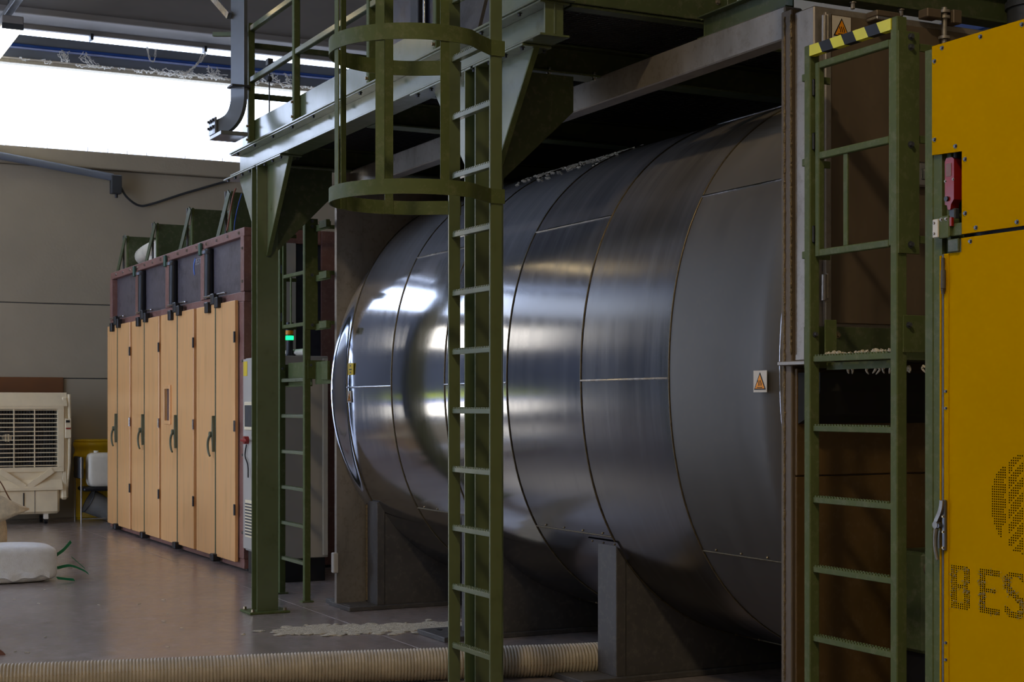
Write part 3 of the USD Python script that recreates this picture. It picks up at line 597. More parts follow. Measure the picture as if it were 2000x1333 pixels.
dr = put(yg, 'lower_door', B().prism([(-4.20, .12), (-3.3, .12), (-3.3, 2.094), (-4.14, 2.094), (-4.14, 2.045), (-4.20, 2.045)], 'y', YG-.006, YG+.004).box(-4.2445, -4.2375, YG-.012, YG+.004, .12, 2.04, .002).box(-4.224, -4.20, YG-.010, YG+.004, .12, 2.045, .002), 'yellow', smooth=False)
put(dr, 'edge_gasket', B().box(-4.2375, -4.224, YG-.008, YG+.004, .12, 2.045, .003), 'grey_paint')
for z in (1.55, 1.489, .646, .585): put(dr, 'door_screw', B().hexb((-4.212, YG-.010, z), (0, -1, 0), .004, .006), 'screw_steel')
put(dr, 'door_screw', B().hexb((-4.094, YG-.006, 2.078), (0, -1, 0), .0055, .007), 'screw_steel')
put(dr, 'hinge_stay', B().cyl((-4.219, YG-.018, 1.90), (-4.219, YG-.018, 2.03), .006, 10).cyl((-4.216, YG-.02, 1.92), (-4.216, YG-.02, 1.985), .009, 10).cyl((-4.222, YG-.02, 1.915), (-4.212, YG-.02, 1.915), .006, 8), 'grey_paint')
# latch
lh = put(dr, 'latch_plate', B().box(-4.222, -4.205, YG-.022, YG-.010, .978, 1.16, .003), 'screw_steel', label='worn steel lever latch')
for z in (1.148, 1.10, 1.045, .988): put(lh, 'rivet', B().hexb((-4.213, YG-.022, z), (0, -1, 0), .004, .005), 'steel_bead')
hp = bez([(-4.216, YG-.022, 1.158), (-4.217, YG-.022, 1.125), (-4.228, YG-.024, 1.10), (-4.244, YG-.026, 1.088), (-4.245, YG-.028, 1.062)], 14)
put(lh, 'latch_arm', B().flat(hp, (0, -1, 0), .016, .016).cyl((-4.242, YG-.036, 1.068), (-4.242, YG-.016, 1.068), .013, 16), 'latch_steel', smooth=40); put(lh, 'pivot', B().cyl((-4.229, YG-.034, 1.066), (-4.229, YG-.02, 1.066), .008, 14), 'screw_steel')
put(lh, 'latch_lever', B().tube(bez([(-4.243, YG-.028, 1.055), (-4.25, YG-.03, 1.01), (-4.247, YG-.03, .97), (-4.235, YG-.028, .943)], 14), np.linspace(.009, .006, 14), 12), 'latch_steel')
put(lh, 'keeper_spring', B().tube(bez([(-4.226, YG-.024, 1.05), (-4.233, YG-.026, 1.02), (-4.228, YG-.026, .985)], 10), .0045, 10), 'screw_steel')

# safety switch and its bracket
sw = put(yg, 'safety_switch', B().prism([(-4.242, 2.225), (-4.232, 2.222), (-4.227, 2.205), (-4.214, 2.205), (-4.210, 2.225), (-4.196, 2.24), (-4.196, 2.385), (-4.206, 2.393), (-4.235, 2.393), (-4.242, 2.38)], 'y', YG+.012, YG+.05), 'red', smooth=False, label='red safety switch')
put(sw, 'rating_plate', B().box(-4.234, -4.208, YG+.010, YG+.012, 2.325, 2.372, .0004), 'maroon')
for x, z in ((-4.239, 2.31), (-4.199, 2.312)): put(sw, 'screw', B().hexb((x, YG+.012, z), (0, -1, 0), .0035, .004), 'stainless')
put(sw, 'key_slot', B().cyl((-4.229, YG+.004, 2.245), (-4.229, YG+.013, 2.245), .009, 16), 'black')
put(sw, 'cable_gland', B().cyl((-4.205, YG+.03, 2.39), (-4.205, YG+.03, 2.41), .008, 10), 'dark_grey'); put(sw, 'actuator', B().box(-4.232, -4.2, YG+.02, YG+.045, 2.17, 2.21, .004), 'dark_grey')
bk = put(yg, 'switch_bracket', B().box(-4.24, -4.188, YG-.02, YG-.012, 2.10, 2.18, .003).box(-4.188, -4.14, YG-.004, YG+.004, 2.105, 2.15, .002).box(-4.192, -4.186, YG-.018, YG+.03, 2.105, 2.17, .002), 'green')
put(bk, 'white_hinge_tab', B().box(-4.266, -4.236, YG-.026, YG-.018, 2.105, 2.172, .003), 'sticker_white')
for z in (2.158, 2.12): put(bk, 'screw', B().hexb((-4.256, YG-.026, z), (0, -1, 0), .004, .004), 'stainless')
for x in (-4.225, -4.20): put(bk, 'screw', B().hexb((x, YG-.02, 2.168), (0, -1, 0), .0045, .006), 'stainless')
put(yg, 'door_bracket', B().box(-4.196, -4.142, YG-.018, YG-.006, 2.046, 2.094, .003), 'dark_green'); put(yg, 'red_key', B().box(-4.187, -4.176, YG-.018, YG-.006, 2.14, 2.172, .001), 'red')
# perforated letters and emblem: a square grid of small holes
PITCH = .0073
GL = {'B': ['111111110', '111111111', '111000111', '111000111', '111000111', '111000111', '111000111', '111000111', '111000110', '111111110', '111111110', '111000111', '111000111', '111000111', '111000111', '111000111', '111000111', '111000111', '111111111', '111111111', '111111110'],
      'E': ['1111111111', '1111111111', '1111111111', '1110000000', '1110000000', '1110000000', '1110000000', '1110000000', '1110000000', '1111111100', '1111111100', '1110000000', '1110000000', '1110000000', '1110000000', '1110000000', '1110000000', '1110000000', '1111111111', '1111111111', '1111111111'],
      'S': ['0011111110', '0111111111', '1111000111', '1110000011', '1110000000', '1110000000', '1110000000', '1111000000', '0111100000', '0111110000', '0011111000', '0000111110', '0000011111', '0000001111', '0000000111', '0000000111', '1100000111', '1110001111', '1111111111', '0111111110', '0011111100']}
holes = B()
def hole(x, z): 
    h = PITCH*.3
    holes.add([(x-h, YG-.0068, z-h), (x+h, YG-.0068, z-h), (x+h, YG-.0068, z+h), (x-h, YG-.0068, z+h), (x-h, YG-.004, z-h), (x+h, YG-.004, z-h), (x+h, YG-.004, z+h), (x-h, YG-.004, z+h)], [[0, 1, 2, 3], [0, 4, 5, 1], [1, 5, 6, 2], [2, 6, 7, 3], [3, 7, 4, 0]])
for ch_, x0 in (('B', -4.186), ('E', -4.045), ('S', -3.928)):
    px = .097/9.0 if ch_ == 'B' else .088/9.0
    for i, row in enumerate(GL[ch_]):
        for j, c in enumerate(row):
            if c == '1': hole(x0+j*px, .926-i*.0074)
ec, ez, er = -3.825, 1.165, .172
for i in range(60):
    for j in range(60):
        x, z = ec-er+j*.0098, ez+er-i*.0085
        dx, dz = (x-ec), (z-ez)
        if x > -3.75 or math.hypot(dx, dz) > er: continue
        u = (dz - .95*dx)          # slanted bands like windblown fibres inside the disc
        on = True
        if dz < .02 or dx > -.12:
            band = (u+.04)/.052
            on = (band % 1) > .27 or dx < -.112
        if dz < -.08 and dx < -.1: on = dx < -.118
        if -.10 < dx < -.09: on = False
        if on: hole(x, z)
put(dr, 'perforation', holes, 'hole_black', smooth=False, kind='stuff', label='rows of small square holes forming an emblem and the letters BES')
lb = B()
for i in range(280):
    ch_ = rng.integers(0, 3); x0 = (-4.186, -4.045, -3.928)[ch_]; row = rng.integers(0, 21); g = GL['BES'[ch_]][row]; js = [j for j, c in enumerate(g) if c == '1']
    j = js[rng.integers(0, len(js))]; x = x0+j*.0104+rng.normal(0, .004); z = .926-row*.0074+rng.normal(0, .004)
    L = .002+.005*rng.random(); a = rng.random()*6.28
    lb.bar((x, YG-.0085, z), (x+L*math.cos(a), YG-.0105, z+L*math.sin(a)), .0016, .0016, up=(0, 1, .01))
solo('lint_tufts', lb, 'lint_grey', (-4.1, 3.89, .85), 'tiny tufts of lint stuck in the perforated letters of the yellow guard', 'lint', kind='stuff', smooth=False)

# ------------------------------------------------------------------ plywood clad machine enclosure
en = thing('machine_enclosure', (-16.2, 4.4, 0), 'long machine enclosure with eight tall plywood doors in a maroon frame', 'enclosure')
YE = 4.12; posts = [-18.92, -17.53, -16.15, -14.80, -13.44]; split = [-18.32, -16.99, -15.58, -14.19]
fr = B()
for i, (a, b, c, d) in enumerate(((-18.92, -18.85, -18.92, -18.80), (-17.71, -17.56, -17.60, -17.44), (-16.37, -16.23, -16.24, -16.10), (-14.99, -14.83, -14.87, -14.73), (-13.60, -13.44, -13.54, -13.44))):
    fr.box(a, b, YE-.002, YE+.085, .112, 2.439, .004); fr.box(c, d, YE-.002, YE+.085, 2.531, 3.029, .004)
for z0, z1 in ((0.02, .11), (2.44, 2.53), (3.03, 3.11)): fr.box(-18.92, -13.447, YE+.005, YE+.09, z0, z1, .004)
put(en, 'front_frame', fr, 'maroon')
sd = B().box(-13.53, -13.442, YE+.092, YE+.24, .02, 3.11, .004).box(-13.53, -13.442, 4.86, 5.02, .02, 3.11, .004).box(-13.53, -13.443, YE+.242, 4.858, 2.98, 3.11, .004)
put(en, 'side_frame', sd, 'maroon'); put(en, 'side_panel', B().box(-13.50, -13.47, 4.6, 4.88, .1, 2.98, .003), 'navy_panel'); put(en, 'side_post', B().box(-13.46, -13.40, 4.47, 4.60, .1, 2.98, .004), 'grey_cabinet')
put(en, 'side_panel', B().box(-13.50, -13.475, 4.3, 4.47, .1, 2.98, .003), 'black')
put(en, 'roof', B().box(-18.92, -13.54, YE+.092, 6.0, 3.06, 3.1, .004), 'maroon'); put(en, 'plinth', B().box(-18.9, -13.46, YE+.04, 5.0, 0, .03, .003), 'black')
put(en, 'roof_rail', B().box(-13.5, -11.0, 5.0, 5.1, 2.92, 3.0, .004).box(-13.5, -11.0, 4.99, 5.1, 2.66, 2.72, .004), 'teal_green')
doors = [(-18.86, -18.33), (-18.31, -17.69), (-17.59, -17.0), (-16.98, -16.35), (-16.255, -15.59), (-15.57, -14.97), (-14.86, -14.20), (-14.18, -13.572)]
for k, (x0, x1) in enumerate(doors):
    z0, z1 = .075, 2.455
    bb = B()
    if k == 4:
        sh = Polygon([(x0, z0), (x1, z0), (x1, z1), (x0, z1)], [[(-16.06, 1.34), (-15.86, 1.34), (-15.86, 1.67), (-16.06, 1.67)]])
        bb.prism(sh, 'y', YE-.045, YE-.012)
    else: bb.box(x0, x1, YE-.045, YE-.012, z0, z1, .004)
    d = put(en, 'door', bb, 'plywood', smooth=20)
    if k == 4:
        wf = B()
        for a in ((-16.1, -16.06, 1.30, 1.71), (-15.86, -15.82, 1.30, 1.71), (-16.06, -15.86, 1.30, 1.34), (-16.06, -15.86, 1.67, 1.71)): wf.box(a[0], a[1], YE-.062, YE-.04, a[2], a[3], .003)
        put(d, 'window_frame', wf, 'plywood'); put(d, 'window_pane', B().box(-16.06, -15.86, YE-.03, YE-.025, 1.34, 1.67, .001), 'pane_glass')
    edge = x1 if k % 2 else x0
    for z in ((.55, 1.31, 2.12) if k % 2 else ()):
        put(d, 'hinge', B().cyl((edge+.012, YE-.052, z-.05), (edge+.012, YE-.052, z+.05), .010, 10).box(edge-.03, edge+.012, YE-.05, YE-.046, z-.05, z+.05, .001), 'bright_steel' if abs(z-1.31) < .1 else 'dark_grey')
    if k % 2 == 0:
        x = x1-.012; h = put(d, 'handle', B().prism([(x-.004, 1.40), (x+.006, 1.40), (x+.028, 1.22), (x+.02, 1.06), (x+.004, 1.06), (x-.022, 1.20)], 'y', YE-.075, YE-.045), 'handle_grey', smooth=False)
        put(h, 'hook', B().tube(bez([(x-.01, YE-.085, 1.21), (x-.09, YE-.095, 1.2), (x-.10, YE-.095, 1.06), (x-.03, YE-.085, 1.02)], 14), np.linspace(.014, .010, 14), 8), 'handle_grey')
        put(h, 'pivot', B().cyl((x-.022, YE-.095, 1.225), (x-.022, YE-.05, 1.225), .026, 12), 'handle_grey')
for i, x in enumerate(split):
    put(en, 'split_seal', B().box(x-.011, x+.011, YE-.05, YE-.01, .06, 2.46, .003), 'dark_green')
    tp = put(en, 'top_track', B().box(x-.42, x+.30, YE-.05, YE-.02, 2.535, 2.55, .003), 'bright_steel')
    for dx, z in ((-.20, 2.43), (.0, 2.50), (.13, 2.46)):
        put(tp, 'carriage', B().box(x+dx-.05, x+dx+.05, YE-.085, YE-.03, z-.05, z+.05, .006).box(x+dx-.10, x+dx+.02, YE-.075, YE-.04, z+.02, z+.055, .004), 'black')
    put(en, 'floor_stop', B().box(x-.05, x+.05, YE-.09, YE-.01, .03, .10, .008), 'black')
for i, (x0, x1) in enumerate(((-18.80, -17.60), (-17.50, -16.20), (-16.12, -14.87), (-14.77, -13.50))):
    pn = put(en, 'upper_panel', B().box(x0, x1, YE+.06, YE+.07, 2.52, 3.04, .002), 'dark_panel')
    if i: put(en, 'roller', B().cyl((x0+.12, YE+.02, 2.53), (x0+.12, YE+.02, 3.02), .045, 16), 'black'); put(en, 'roller_end', B().cyl((x0+.12, YE+.0, 2.97), (x0+.12, YE+.0, 3.0), .05, 16), 'screw_steel')
    if i == 2:
        txt = meshkit.text_mesh('BEST', .06, .002); v = np.array(txt.vertices); sx = .2/np.ptp(v[:, 0])
        put(pn, 'lettering', B().add(np.stack([-15.27+v[:, 0]*sx, YE+.058-v[:, 2], 2.915+v[:, 1]], 1), txt.faces[:, ::-1]), 'text_grey', smooth=False, label='grey lettering on the dark panel')
        put(pn, 'emblem', B().flat(bez([(-15.27, YE+.056, 2.98), (-15.36, YE+.056, 2.93), (-15.33, YE+.056, 2.86), (-15.30, YE+.056, 2.82)], 12), (0, 1, 0), .002, .03), 'logo_blue', label='blue curved emblem')
for i, x in enumerate((-17.60, -16.2, -14.83)):
    put(en, 'post_hook', B().box(x-.03, x+.03, YE-.03, YE+.0, 2.97, 3.09, .006), 'teal_green')
for x in np.linspace(-18.6, -13.6, 15): put(en, 'screw', B().hexb((x, YE+.005, 3.07), (0, -1, 0), .012, .014), 'bright_steel')
for z in (.35, 1.05, 1.9, 2.62, 2.92): put(en, 'screw', B().hexb((-13.47, YE, z), (0, -1, 0), .012, .014), 'bright_steel')
# green brackets on the roof
labs = ['green steel bracket on the enclosure roof, farthest of the row, beside the round duct', 'second green steel bracket from the far end of the enclosure roof', 'third green steel bracket from the far end of the enclosure roof', 'green steel bracket on the enclosure roof nearest the platform column, beside a copper line']
for i, x in enumerate((-18.55, -17.1, -15.62, -14.22)):
    t = thing('roof_bracket', (x, 4.3, 3.1), labs[i], 'bracket', 'brackets along the enclosure roof')
    put(t, 'back_plate', B().box(x-.1, x-.085, 4.28, 4.98, 3.1, 3.54, .003), 'dark_green')
    put(t, 'front_edge', B().box(x-.13, x-.085, 4.26, 4.285, 3.1, 3.55, .003), 'green')
    put(t, 'side_plate', B().prism([(x-.1, 3.1), (x+.55, 3.1), (x+.55, 3.50), (x-.02, 3.50)], 'y', 4.55, 4.56), 'dark_green', smooth=False)
    put(t, 'brace', B().bar((x-.35, 4.2, 3.1), (x-.08, 4.24, 3.54), .09, .012, up=(0, -1, 0)), 'dark_green')
    put(t, 'edge_bar', B().box(x-.24, x-.21, 4.24, 4.26, 3.1, 3.56, .003), 'grey_paint')
    for dx in (.06, .2):
        for z in (3.38, 3.46): put(t, 'bolt', B().hexb((x+dx, 4.55, z), (0, -1, 0), .016, .016), 'steel_bead')
sd = thing('exhaust_duct', (-18.5, 4.4, 3.1), 'pale translucent round duct elbow at the far end of the enclosure roof', 'duct')
put(sd, 'elbow', B().tube(bez([(-18.95, 4.45, 3.22), (-18.8, 4.45, 3.32), (-18.3, 4.45, 3.34), (-17.95, 4.45, 3.34)], 18), .1, 20), 'canister', smooth=50)
put(sd, 'connector', B().box(-18.15, -17.85, 4.4, 4.55, 3.115, 3.42, .02), 'canister')
cp = solo('copper_line', B().tube(bez([(-13.9, 4.1, 3.12), (-13.95, 4.15, 3.3), (-14.1, 4.2, 3.45), (-14.12, 4.25, 3.55)], 12), .008, 8), 'copper', (-13.9, 4.1, 3.1), 'thin copper coloured line rising from the near end of the enclosure roof', 'pipe')
solo('blue_air_line', B().tube(bez([(-14.0, 4.2, 3.1), (-14.2, 4.25, 3.25), (-14.1, 4.3, 3.5)], 12), .005, 8), 'blue_paint', (-14, 4.2, 3.1), 'thin dark blue air line beside the copper line on the enclosure roof', 'hose')

# ------------------------------------------------------------------ grey switch cabinet with a signal tower
sc = thing('switch_cabinet', (-12.88, 4.33, 0), 'grey electrical switch cabinet on a black plinth behind the far platform column', 'cabinet')
put(sc, 'body', B().box(-13.36, -12.42, 4.11, 4.55, .2, 1.92, .006), 'grey_cabinet'); put(sc, 'plinth', B().box(-13.34, -12.44, 4.13, 4.53, 0, .2, .004), 'black')
put(sc, 'side_frame', B().box(-12.42, -12.412, 4.50, 4.545, .22, 1.90, .002), 'canister')
dr2 = put(sc, 'door', B().box(-13.35, -12.43, 4.085, 4.11, .22, 1.91, .005), 'grey_cabinet')
put(dr2, 'display', B().box(-13.27, -12.95, 4.07, 4.085, 1.28, 1.53, .006), 'white_plastic'); put(dr2, 'display_glass', B().box(-13.25, -12.97, 4.068, 4.071, 1.31, 1.5, .001), 'dark_grey')
put(dr2, 'main_switch', B().cyl((-13.2, 4.085, 1.19), (-13.2, 4.045, 1.19), .035, 16).box(-13.26, -13.1, 4.03, 4.05, 1.178, 1.202, .004), 'red', label='red main switch')
put(dr2, 'key_cord', B().tube(catmull([(-13.2, 4.07, 1.15), (-13.24, 4.07, 1.05), (-13.16, 4.07, .97), (-13.15, 4.07, .86)], 6), .006, 6), 'black')
put(dr2, 'yellow_sticker', B().box(-13.33, -13.22, 4.082, 4.085, 1.76, 1.89, .0005), 'sticker_yellow')
vt = put(dr2, 'vent', B().box(-13.26, -12.98, 4.075, 4.085, .33, .66, .004), 'white_plastic')
for k in range(11): put(vt, 'louvre', B().box(-13.24, -13.0, 4.068, 4.076, .35+.027*k, .362+.027*k, .002), 'dark_grey')
tw = thing('signal_tower', (-12.7, 4.3, 1.92), 'black signal tower with red, amber and lit green lamps on the switch cabinet', 'signal lamp')
put(tw, 'stem', B().cyl((-12.7, 4.3, 1.92), (-12.7, 4.3, 2.06), .03, 14), 'black'); put(tw, 'base', B().cyl((-12.7, 4.3, 1.92), (-12.7, 4.3, 1.94), .05, 16), 'black')
for z, m, nm in ((2.065, 'lamp_green', 'green_lamp'), (2.11, 'orange', 'amber_lamp'), (2.155, 'red', 'red_lamp')): put(tw, nm, B().cyl((-12.7, 4.3, z), (-12.7, 4.3, z+.035), .034, 18), m)
put(tw, 'cap', B().cyl((-12.7, 4.3, 2.19), (-12.7, 4.3, 2.215), .036, 18), 'black')
for z in (2.1, 2.145): put(tw, 'spacer', B().cyl((-12.7, 4.3, z), (-12.7, 4.3, z+.01), .036, 18), 'black')
solo('paper_roll', B().cyl((-13.0, 4.36, 1.955), (-12.45, 4.36, 1.955), .03, 14), 'cream_paint', (-12.7, 4.36, 1.92), 'long pale tube lying on top of the grey switch cabinet', 'tube')

# ------------------------------------------------------------------ curved cable duct at the end of the platform
cd = thing('cable_duct', (-11.0, 3.3, 3.5), 'dark sheet metal cable duct curving outwards at the far end of the platform', 'cable duct')
pth = [(-10.98, 3.33, z) for z in np.linspace(4.8, 3.78, 8)]+list(bez([(-10.98, 3.33, 3.76), (-10.98, 3.32, 3.62), (-11.0, 3.27, 3.56), (-11.08, 3.19, 3.54)], 12))
cdb = B(); P = np.array(pth); T = np.gradient(P, axis=0); T /= np.linalg.norm(T, axis=1, keepdims=True); X_ = np.tile([.6, -.8, 0], (len(P), 1)); X_ -= T*(X_*T).sum(1, keepdims=True); X_ /= np.linalg.norm(X_, axis=1, keepdims=True); Z_ = np.cross(T, X_)
v = np.stack([P+X_*a+Z_*b for a, b in ((-.02, -.06), (.02, -.06), (.02, .06), (-.02, .06))], 1).reshape(-1, 3)
cdb.add(v, [[i*4+k, i*4+(k+1) % 4, i*4+4+(k+1) % 4, i*4+4+k] for i in range(len(P)-1) for k in range(4)])
put(cd, 'duct', cdb, 'duct_paint', smooth=30)
put(cd, 'joint_band', B().box(-11.05, -10.92, 3.26, 3.40, 3.835, 3.85, .002), 'dark_grey')
pe = P[-1]; put(cd, 'end_flange', B().box(-11.2, -11.04, 3.165, 3.18, 3.50, 3.62, .002), 'galvanised')
for x in (-11.18, -11.12, -11.06):
    for z in (3.55, 3.60): put(cd, 'bolt', B().hexb((x, 3.165, z), (0, -1, 0), .01, .016), 'dark_grey')
put(cd, 'foot', B().box(-11.2, -10.9, 3.17, 3.37, 3.47, 3.50, .003), 'duct_paint')
put(cd, 'upper_arm', B().bar((-10.99, 3.26, 4.36), (-11.35, 3.2, 4.62), .03, .05), 'bright_steel')
wd = solo('pull_cord', B().tube([(-11.1, 3.6, 4.05), (-11.1, 3.6, 3.6)], .005, 6).tm(trimesh.creation.icosphere(2, .022).apply_translation((-11.1, 3.6, 3.95))).box(-11.13, -11.07, 3.58, 3.62, 4.05, 4.1, .004), 'dark_grey', (-11.1, 3.6, 3.6), 'dark pull cord with a knob hanging in front of the bright window', 'cord')

# ------------------------------------------------------------------ back corner of the hall
co = thing('air_cooler', (-20.2, 3.1, 0), 'large beige evaporative air cooler on castors against the back wall', 'air cooler')
XF_ = -19.92
Yl, Yr = 2.36, 3.83
put(co, 'hood', B().prism([(XF_-.5, 1.66), (XF_-.06, 1.66), (XF_+.002, 1.50), (XF_+.002, 1.486), (XF_-.55, 1.486)], 'y', Yl, Yr-.03), 'white_plastic', smooth=30)
put(co, 'surround', B().box(XF_-.05, XF_, Yl, 2.50, .72, 1.45, .002).box(XF_-.05, XF_, 3.68, 3.76, .72, 1.45, .002).box(XF_-.05, XF_, Yl, 3.76, 1.451, 1.485, .002).box(XF_-.05, XF_, Yl, 3.76, .66, .719, .002), 'white_plastic')
put(co, 'side', B().box(XF_-.6, XF_-.02, 3.72, Yr-.01, .3, 1.62, .03), 'white_plastic'); put(co, 'side', B().box(XF_-.6, XF_-.02, Yl-.02, Yl+.05, .3, 1.62, .03), 'white_plastic')
put(co, 'edge_fin', B().tube([(XF_-.04, Yr, 1.64), (XF_-.03, Yr+.005, 1.2), (XF_-.04, Yr, .75), (XF_-.05, Yr-.03, .45)], .022, 8), 'white_plastic')
put(co, 'fan_cavity', B().box(XF_-.5, XF_-.32, Yl+.05, 3.70, .7, 1.46, .01), 'black')
gv = B()
for z in np.linspace(.74, 1.44, 14): gv.box(XF_-.03, XF_-.018, 2.50, 3.68, z-.006, z+.006, .002)
put(co, 'horizontal_louvres', gv, 'white_plastic')
for k, y in enumerate((2.76, 2.86, 3.15, 3.40)): put(co, 'vertical_bar', B().box(XF_-.02, XF_-.008, y-.007, y+.007, .72, 1.45, .002), 'white_plastic')
gv = B()
for y in np.linspace(2.52, 3.66, 34): gv.box(XF_-.06, XF_-.052, y-.004, y+.004, .72, 1.45, .001)
put(co, 'rear_grille', gv, 'dark_grey')
put(co, 'fan_ring', B().tube([(XF_-.08, 3.08+.46*math.cos(a), 1.09+.40*math.sin(a)) for a in np.linspace(0, 2*math.pi, 41)[:-1]], .012, 8, closed=True), 'dark_grey')
for a in range(3): put(co, 'fan_blade', B().bar((XF_-.2, 3.08, 1.09), (XF_-.2, 3.08+.36*math.cos(a*2.09+.5), 1.09+.36*math.sin(a*2.09+.5)), .16, .01, up=(1, .3, .2)), 'dark_grey')
put(co, 'hub', B().cyl((XF_-.22, 3.08, 1.09), (XF_-.06, 3.08, 1.09), .05, 16), 'white_plastic')
put(co, 'apron', B().prism([(XF_-.06, .70), (XF_-.01, .70), (XF_-.03, .56), (XF_+.02, .46), (XF_+.02, .43), (XF_-.1, .43)], 'y', Yl, 3.74), 'white_plastic', smooth=20)
for s in (-1, 1): put(co, 'apron_rib', B().bar((XF_+.0, 3.30+s*.02, .47), (XF_-.005, 3.30+s*.32, .68), .07, .03, up=(1, 0, 0)), 'white_plastic')
put(co, 'water_tank', B().box(XF_-.5, XF_-.01, Yl+.03, 3.71, .13, .45, .03), 'white_plastic'); put(co, 'level_gauge', B().box(XF_-.012, XF_-.002, 3.26, 3.275, .2, .4, .002), 'black'); put(co, 'tank_seam', B().box(XF_-.012, XF_-.006, 3.40, 3.406, .14, .44, .001), 'dark_grey')
kb = put(co, 'control_box', B().box(XF_-.05, XF_+.01, 3.77, 3.85, 1.08, 1.33, .008), 'white_plastic'); put(kb, 'display', B().box(XF_+.01, XF_+.014, 3.78, 3.83, 1.28, 1.31, .001), 'ink'); put(kb, 'red_stripe', B().box(XF_+.01, XF_+.013, 3.78, 3.84, 1.195, 1.215, .001), 'red')
for y in (2.6, 3.55):
    cs = put(co, 'castor', B().cyl((XF_-.1, y-.018, .045), (XF_-.1, y+.018, .045), .045, 16), 'black'); put(cs, 'fork', B().box(XF_-.13, XF_-.04, y-.028, y+.028, .06, .13, .005), 'canister')
    put(co, 'castor', B().cyl((XF_-.42, y-.018, .045), (XF_-.42, y+.018, .045), .045, 16), 'black')
solo('notice_board', B().box(XB+.0, XB+.04, 2.2, 3.93, 1.05, 1.87, .006), 'cardboard', (XB, 3, 1.05), 'plain brown board fixed to the back wall above the air cooler', 'board')
# chair with canister, yellow drum behind, bucket below
chr_ = thing('metal_chair', (-20.1, 4.2, 0), 'old dark metal framed chair holding a white canister by the back wall', 'chair')
put(chr_, 'seat', B().box(-20.3, -19.88, 4.0, 4.45, .40, .45, .02), 'black')
for x, y in ((-19.9, 3.97), (-19.9, 4.44), (-20.3, 3.97), (-20.3, 4.44)): put(chr_, 'leg', B().cyl((x, y, 0), (x, y, .84 if y < 4.2 else .42), .012, 10), 'stainless')
put(chr_, 'armrest', B().box(-20.3, -19.9, 3.95, 4.0, .56, .84, .02), 'dark_grey'); put(chr_, 'stretcher', B().cyl((-19.9, 3.97, .05), (-19.9, 4.44, .05), .01, 8), 'stainless')
cn = thing('canister', (-20.05, 4.22, .45), 'white plastic canister standing on the seat of the chair', 'canister')
cb_ = trimesh.creation.box((.24, .40, .44)).subdivide().subdivide().subdivide(); v = cb_.vertices/np.array([.12, .2, .22]); r_ = (np.abs(v)**6).sum(1)**(1/6); cb_.vertices = v/r_[:, None]*np.array([.12, .2, .22])+np.array([-20.02, 4.26, .67])
put(cn, 'body', B().tm(cb_), 'canister', smooth=True); put(cn, 'cap', B().cyl((-20.02, 4.18, .88), (-20.02, 4.18, .915), .03, 14), 'canister')
dm = thing('yellow_drum', (-20.61, 4.27, 0), 'yellow ribbed plastic drum behind the chair by the back wall', 'drum')
zz = np.linspace(0, 1.05, 60); rr = .25+.012*np.sin(zz*40)*(zz > .6)-.03*(zz < .02)-.04*(zz > 1.03)
dmb = trimesh.creation.revolve(np.vstack([[0, 0], np.stack([rr, zz], 1), [0, 1.05]]), sections=36); dmb.apply_translation((-20.61, 4.27, 0)); put(dm, 'body', B().tm(dmb), 'yellow_plastic', smooth=45)
put(dm, 'lid_ring', B().tube([(-20.61+.238*math.cos(a), 4.27+.238*math.sin(a), 1.03) for a in np.linspace(0, 2*math.pi, 37)[:-1]], .014, 8, closed=True), 'yellow_plastic')
bu = thing('bucket', (-20.0, 4.3, 0), 'dark grey bucket lying tilted on the floor under the chair', 'bucket')
bc = trimesh.creation.revolve(np.array([[0, 0], [.125, 0], [.16, .34], [.152, .34], [.12, .01], [0, .01]]), sections=28); bc.apply_transform(trimesh.transformations.rotation_matrix(rad(62), (1, 0, 0))); bc.vertices += np.array([-20.08, 4.40, .145]); bc.vertices[:, 2] -= bc.vertices[:, 2].min()
put(bu, 'shell', B().tm(bc), 'bucket_grey', smooth=40); put(bu, 'rim', B().tube(bc.vertices[[i for i in range(len(bc.vertices)) if False]] if False else [tuple(q) for q in (lambda c, u, w: [c+u*.16*math.cos(a)+w*.16*math.sin(a) for a in np.linspace(0, 6.283, 29)[:-1]])(np.array([-20.08, 4.40-.34*math.sin(rad(62)), .11+.34*math.cos(rad(62))]), np.array([1.0, 0, 0]), np.array([0, math.cos(rad(62)), math.sin(rad(62))]))], .008, 6, closed=True), 'dark_grey')

# wall conduit, box and cable
wc = thing('wall_conduit', (XB, 3.5, 4.6), 'dark sloping cable conduit on the back wall ending in a small box', 'conduit')
put(wc, 'pipe', B().cyl((XB+.16, 2.2, 4.85), (XB+.16, 4.55, 4.55), .05, 14), 'lintel'); put(wc, 'junction_box', B().box(XB+.1, XB+.22, 4.52, 4.66, 4.33, 4.58, .01), 'dark_grey')
put(wc, 'gland', B().cyl((XB+.16, 4.6, 4.28), (XB+.16, 4.6, 4.33), .02, 10), 'black')
solo('wall_cable', B().tube(catmull([(XB+.16, 4.66, 4.42), (XB+.12, 4.75, 4.30), (XB+.06, 4.92, 4.21), (XB+.05, 5.1, 4.24), (XB+.05, 5.63, 4.44), (XB+.05, 6.5, 4.72), (XB+.05, 7.4, 4.86)], 10), .016, 8), 'dark_grey', (XB, 5, 4.2), 'thin dark cable sagging from the wall box towards the platform', 'cable')
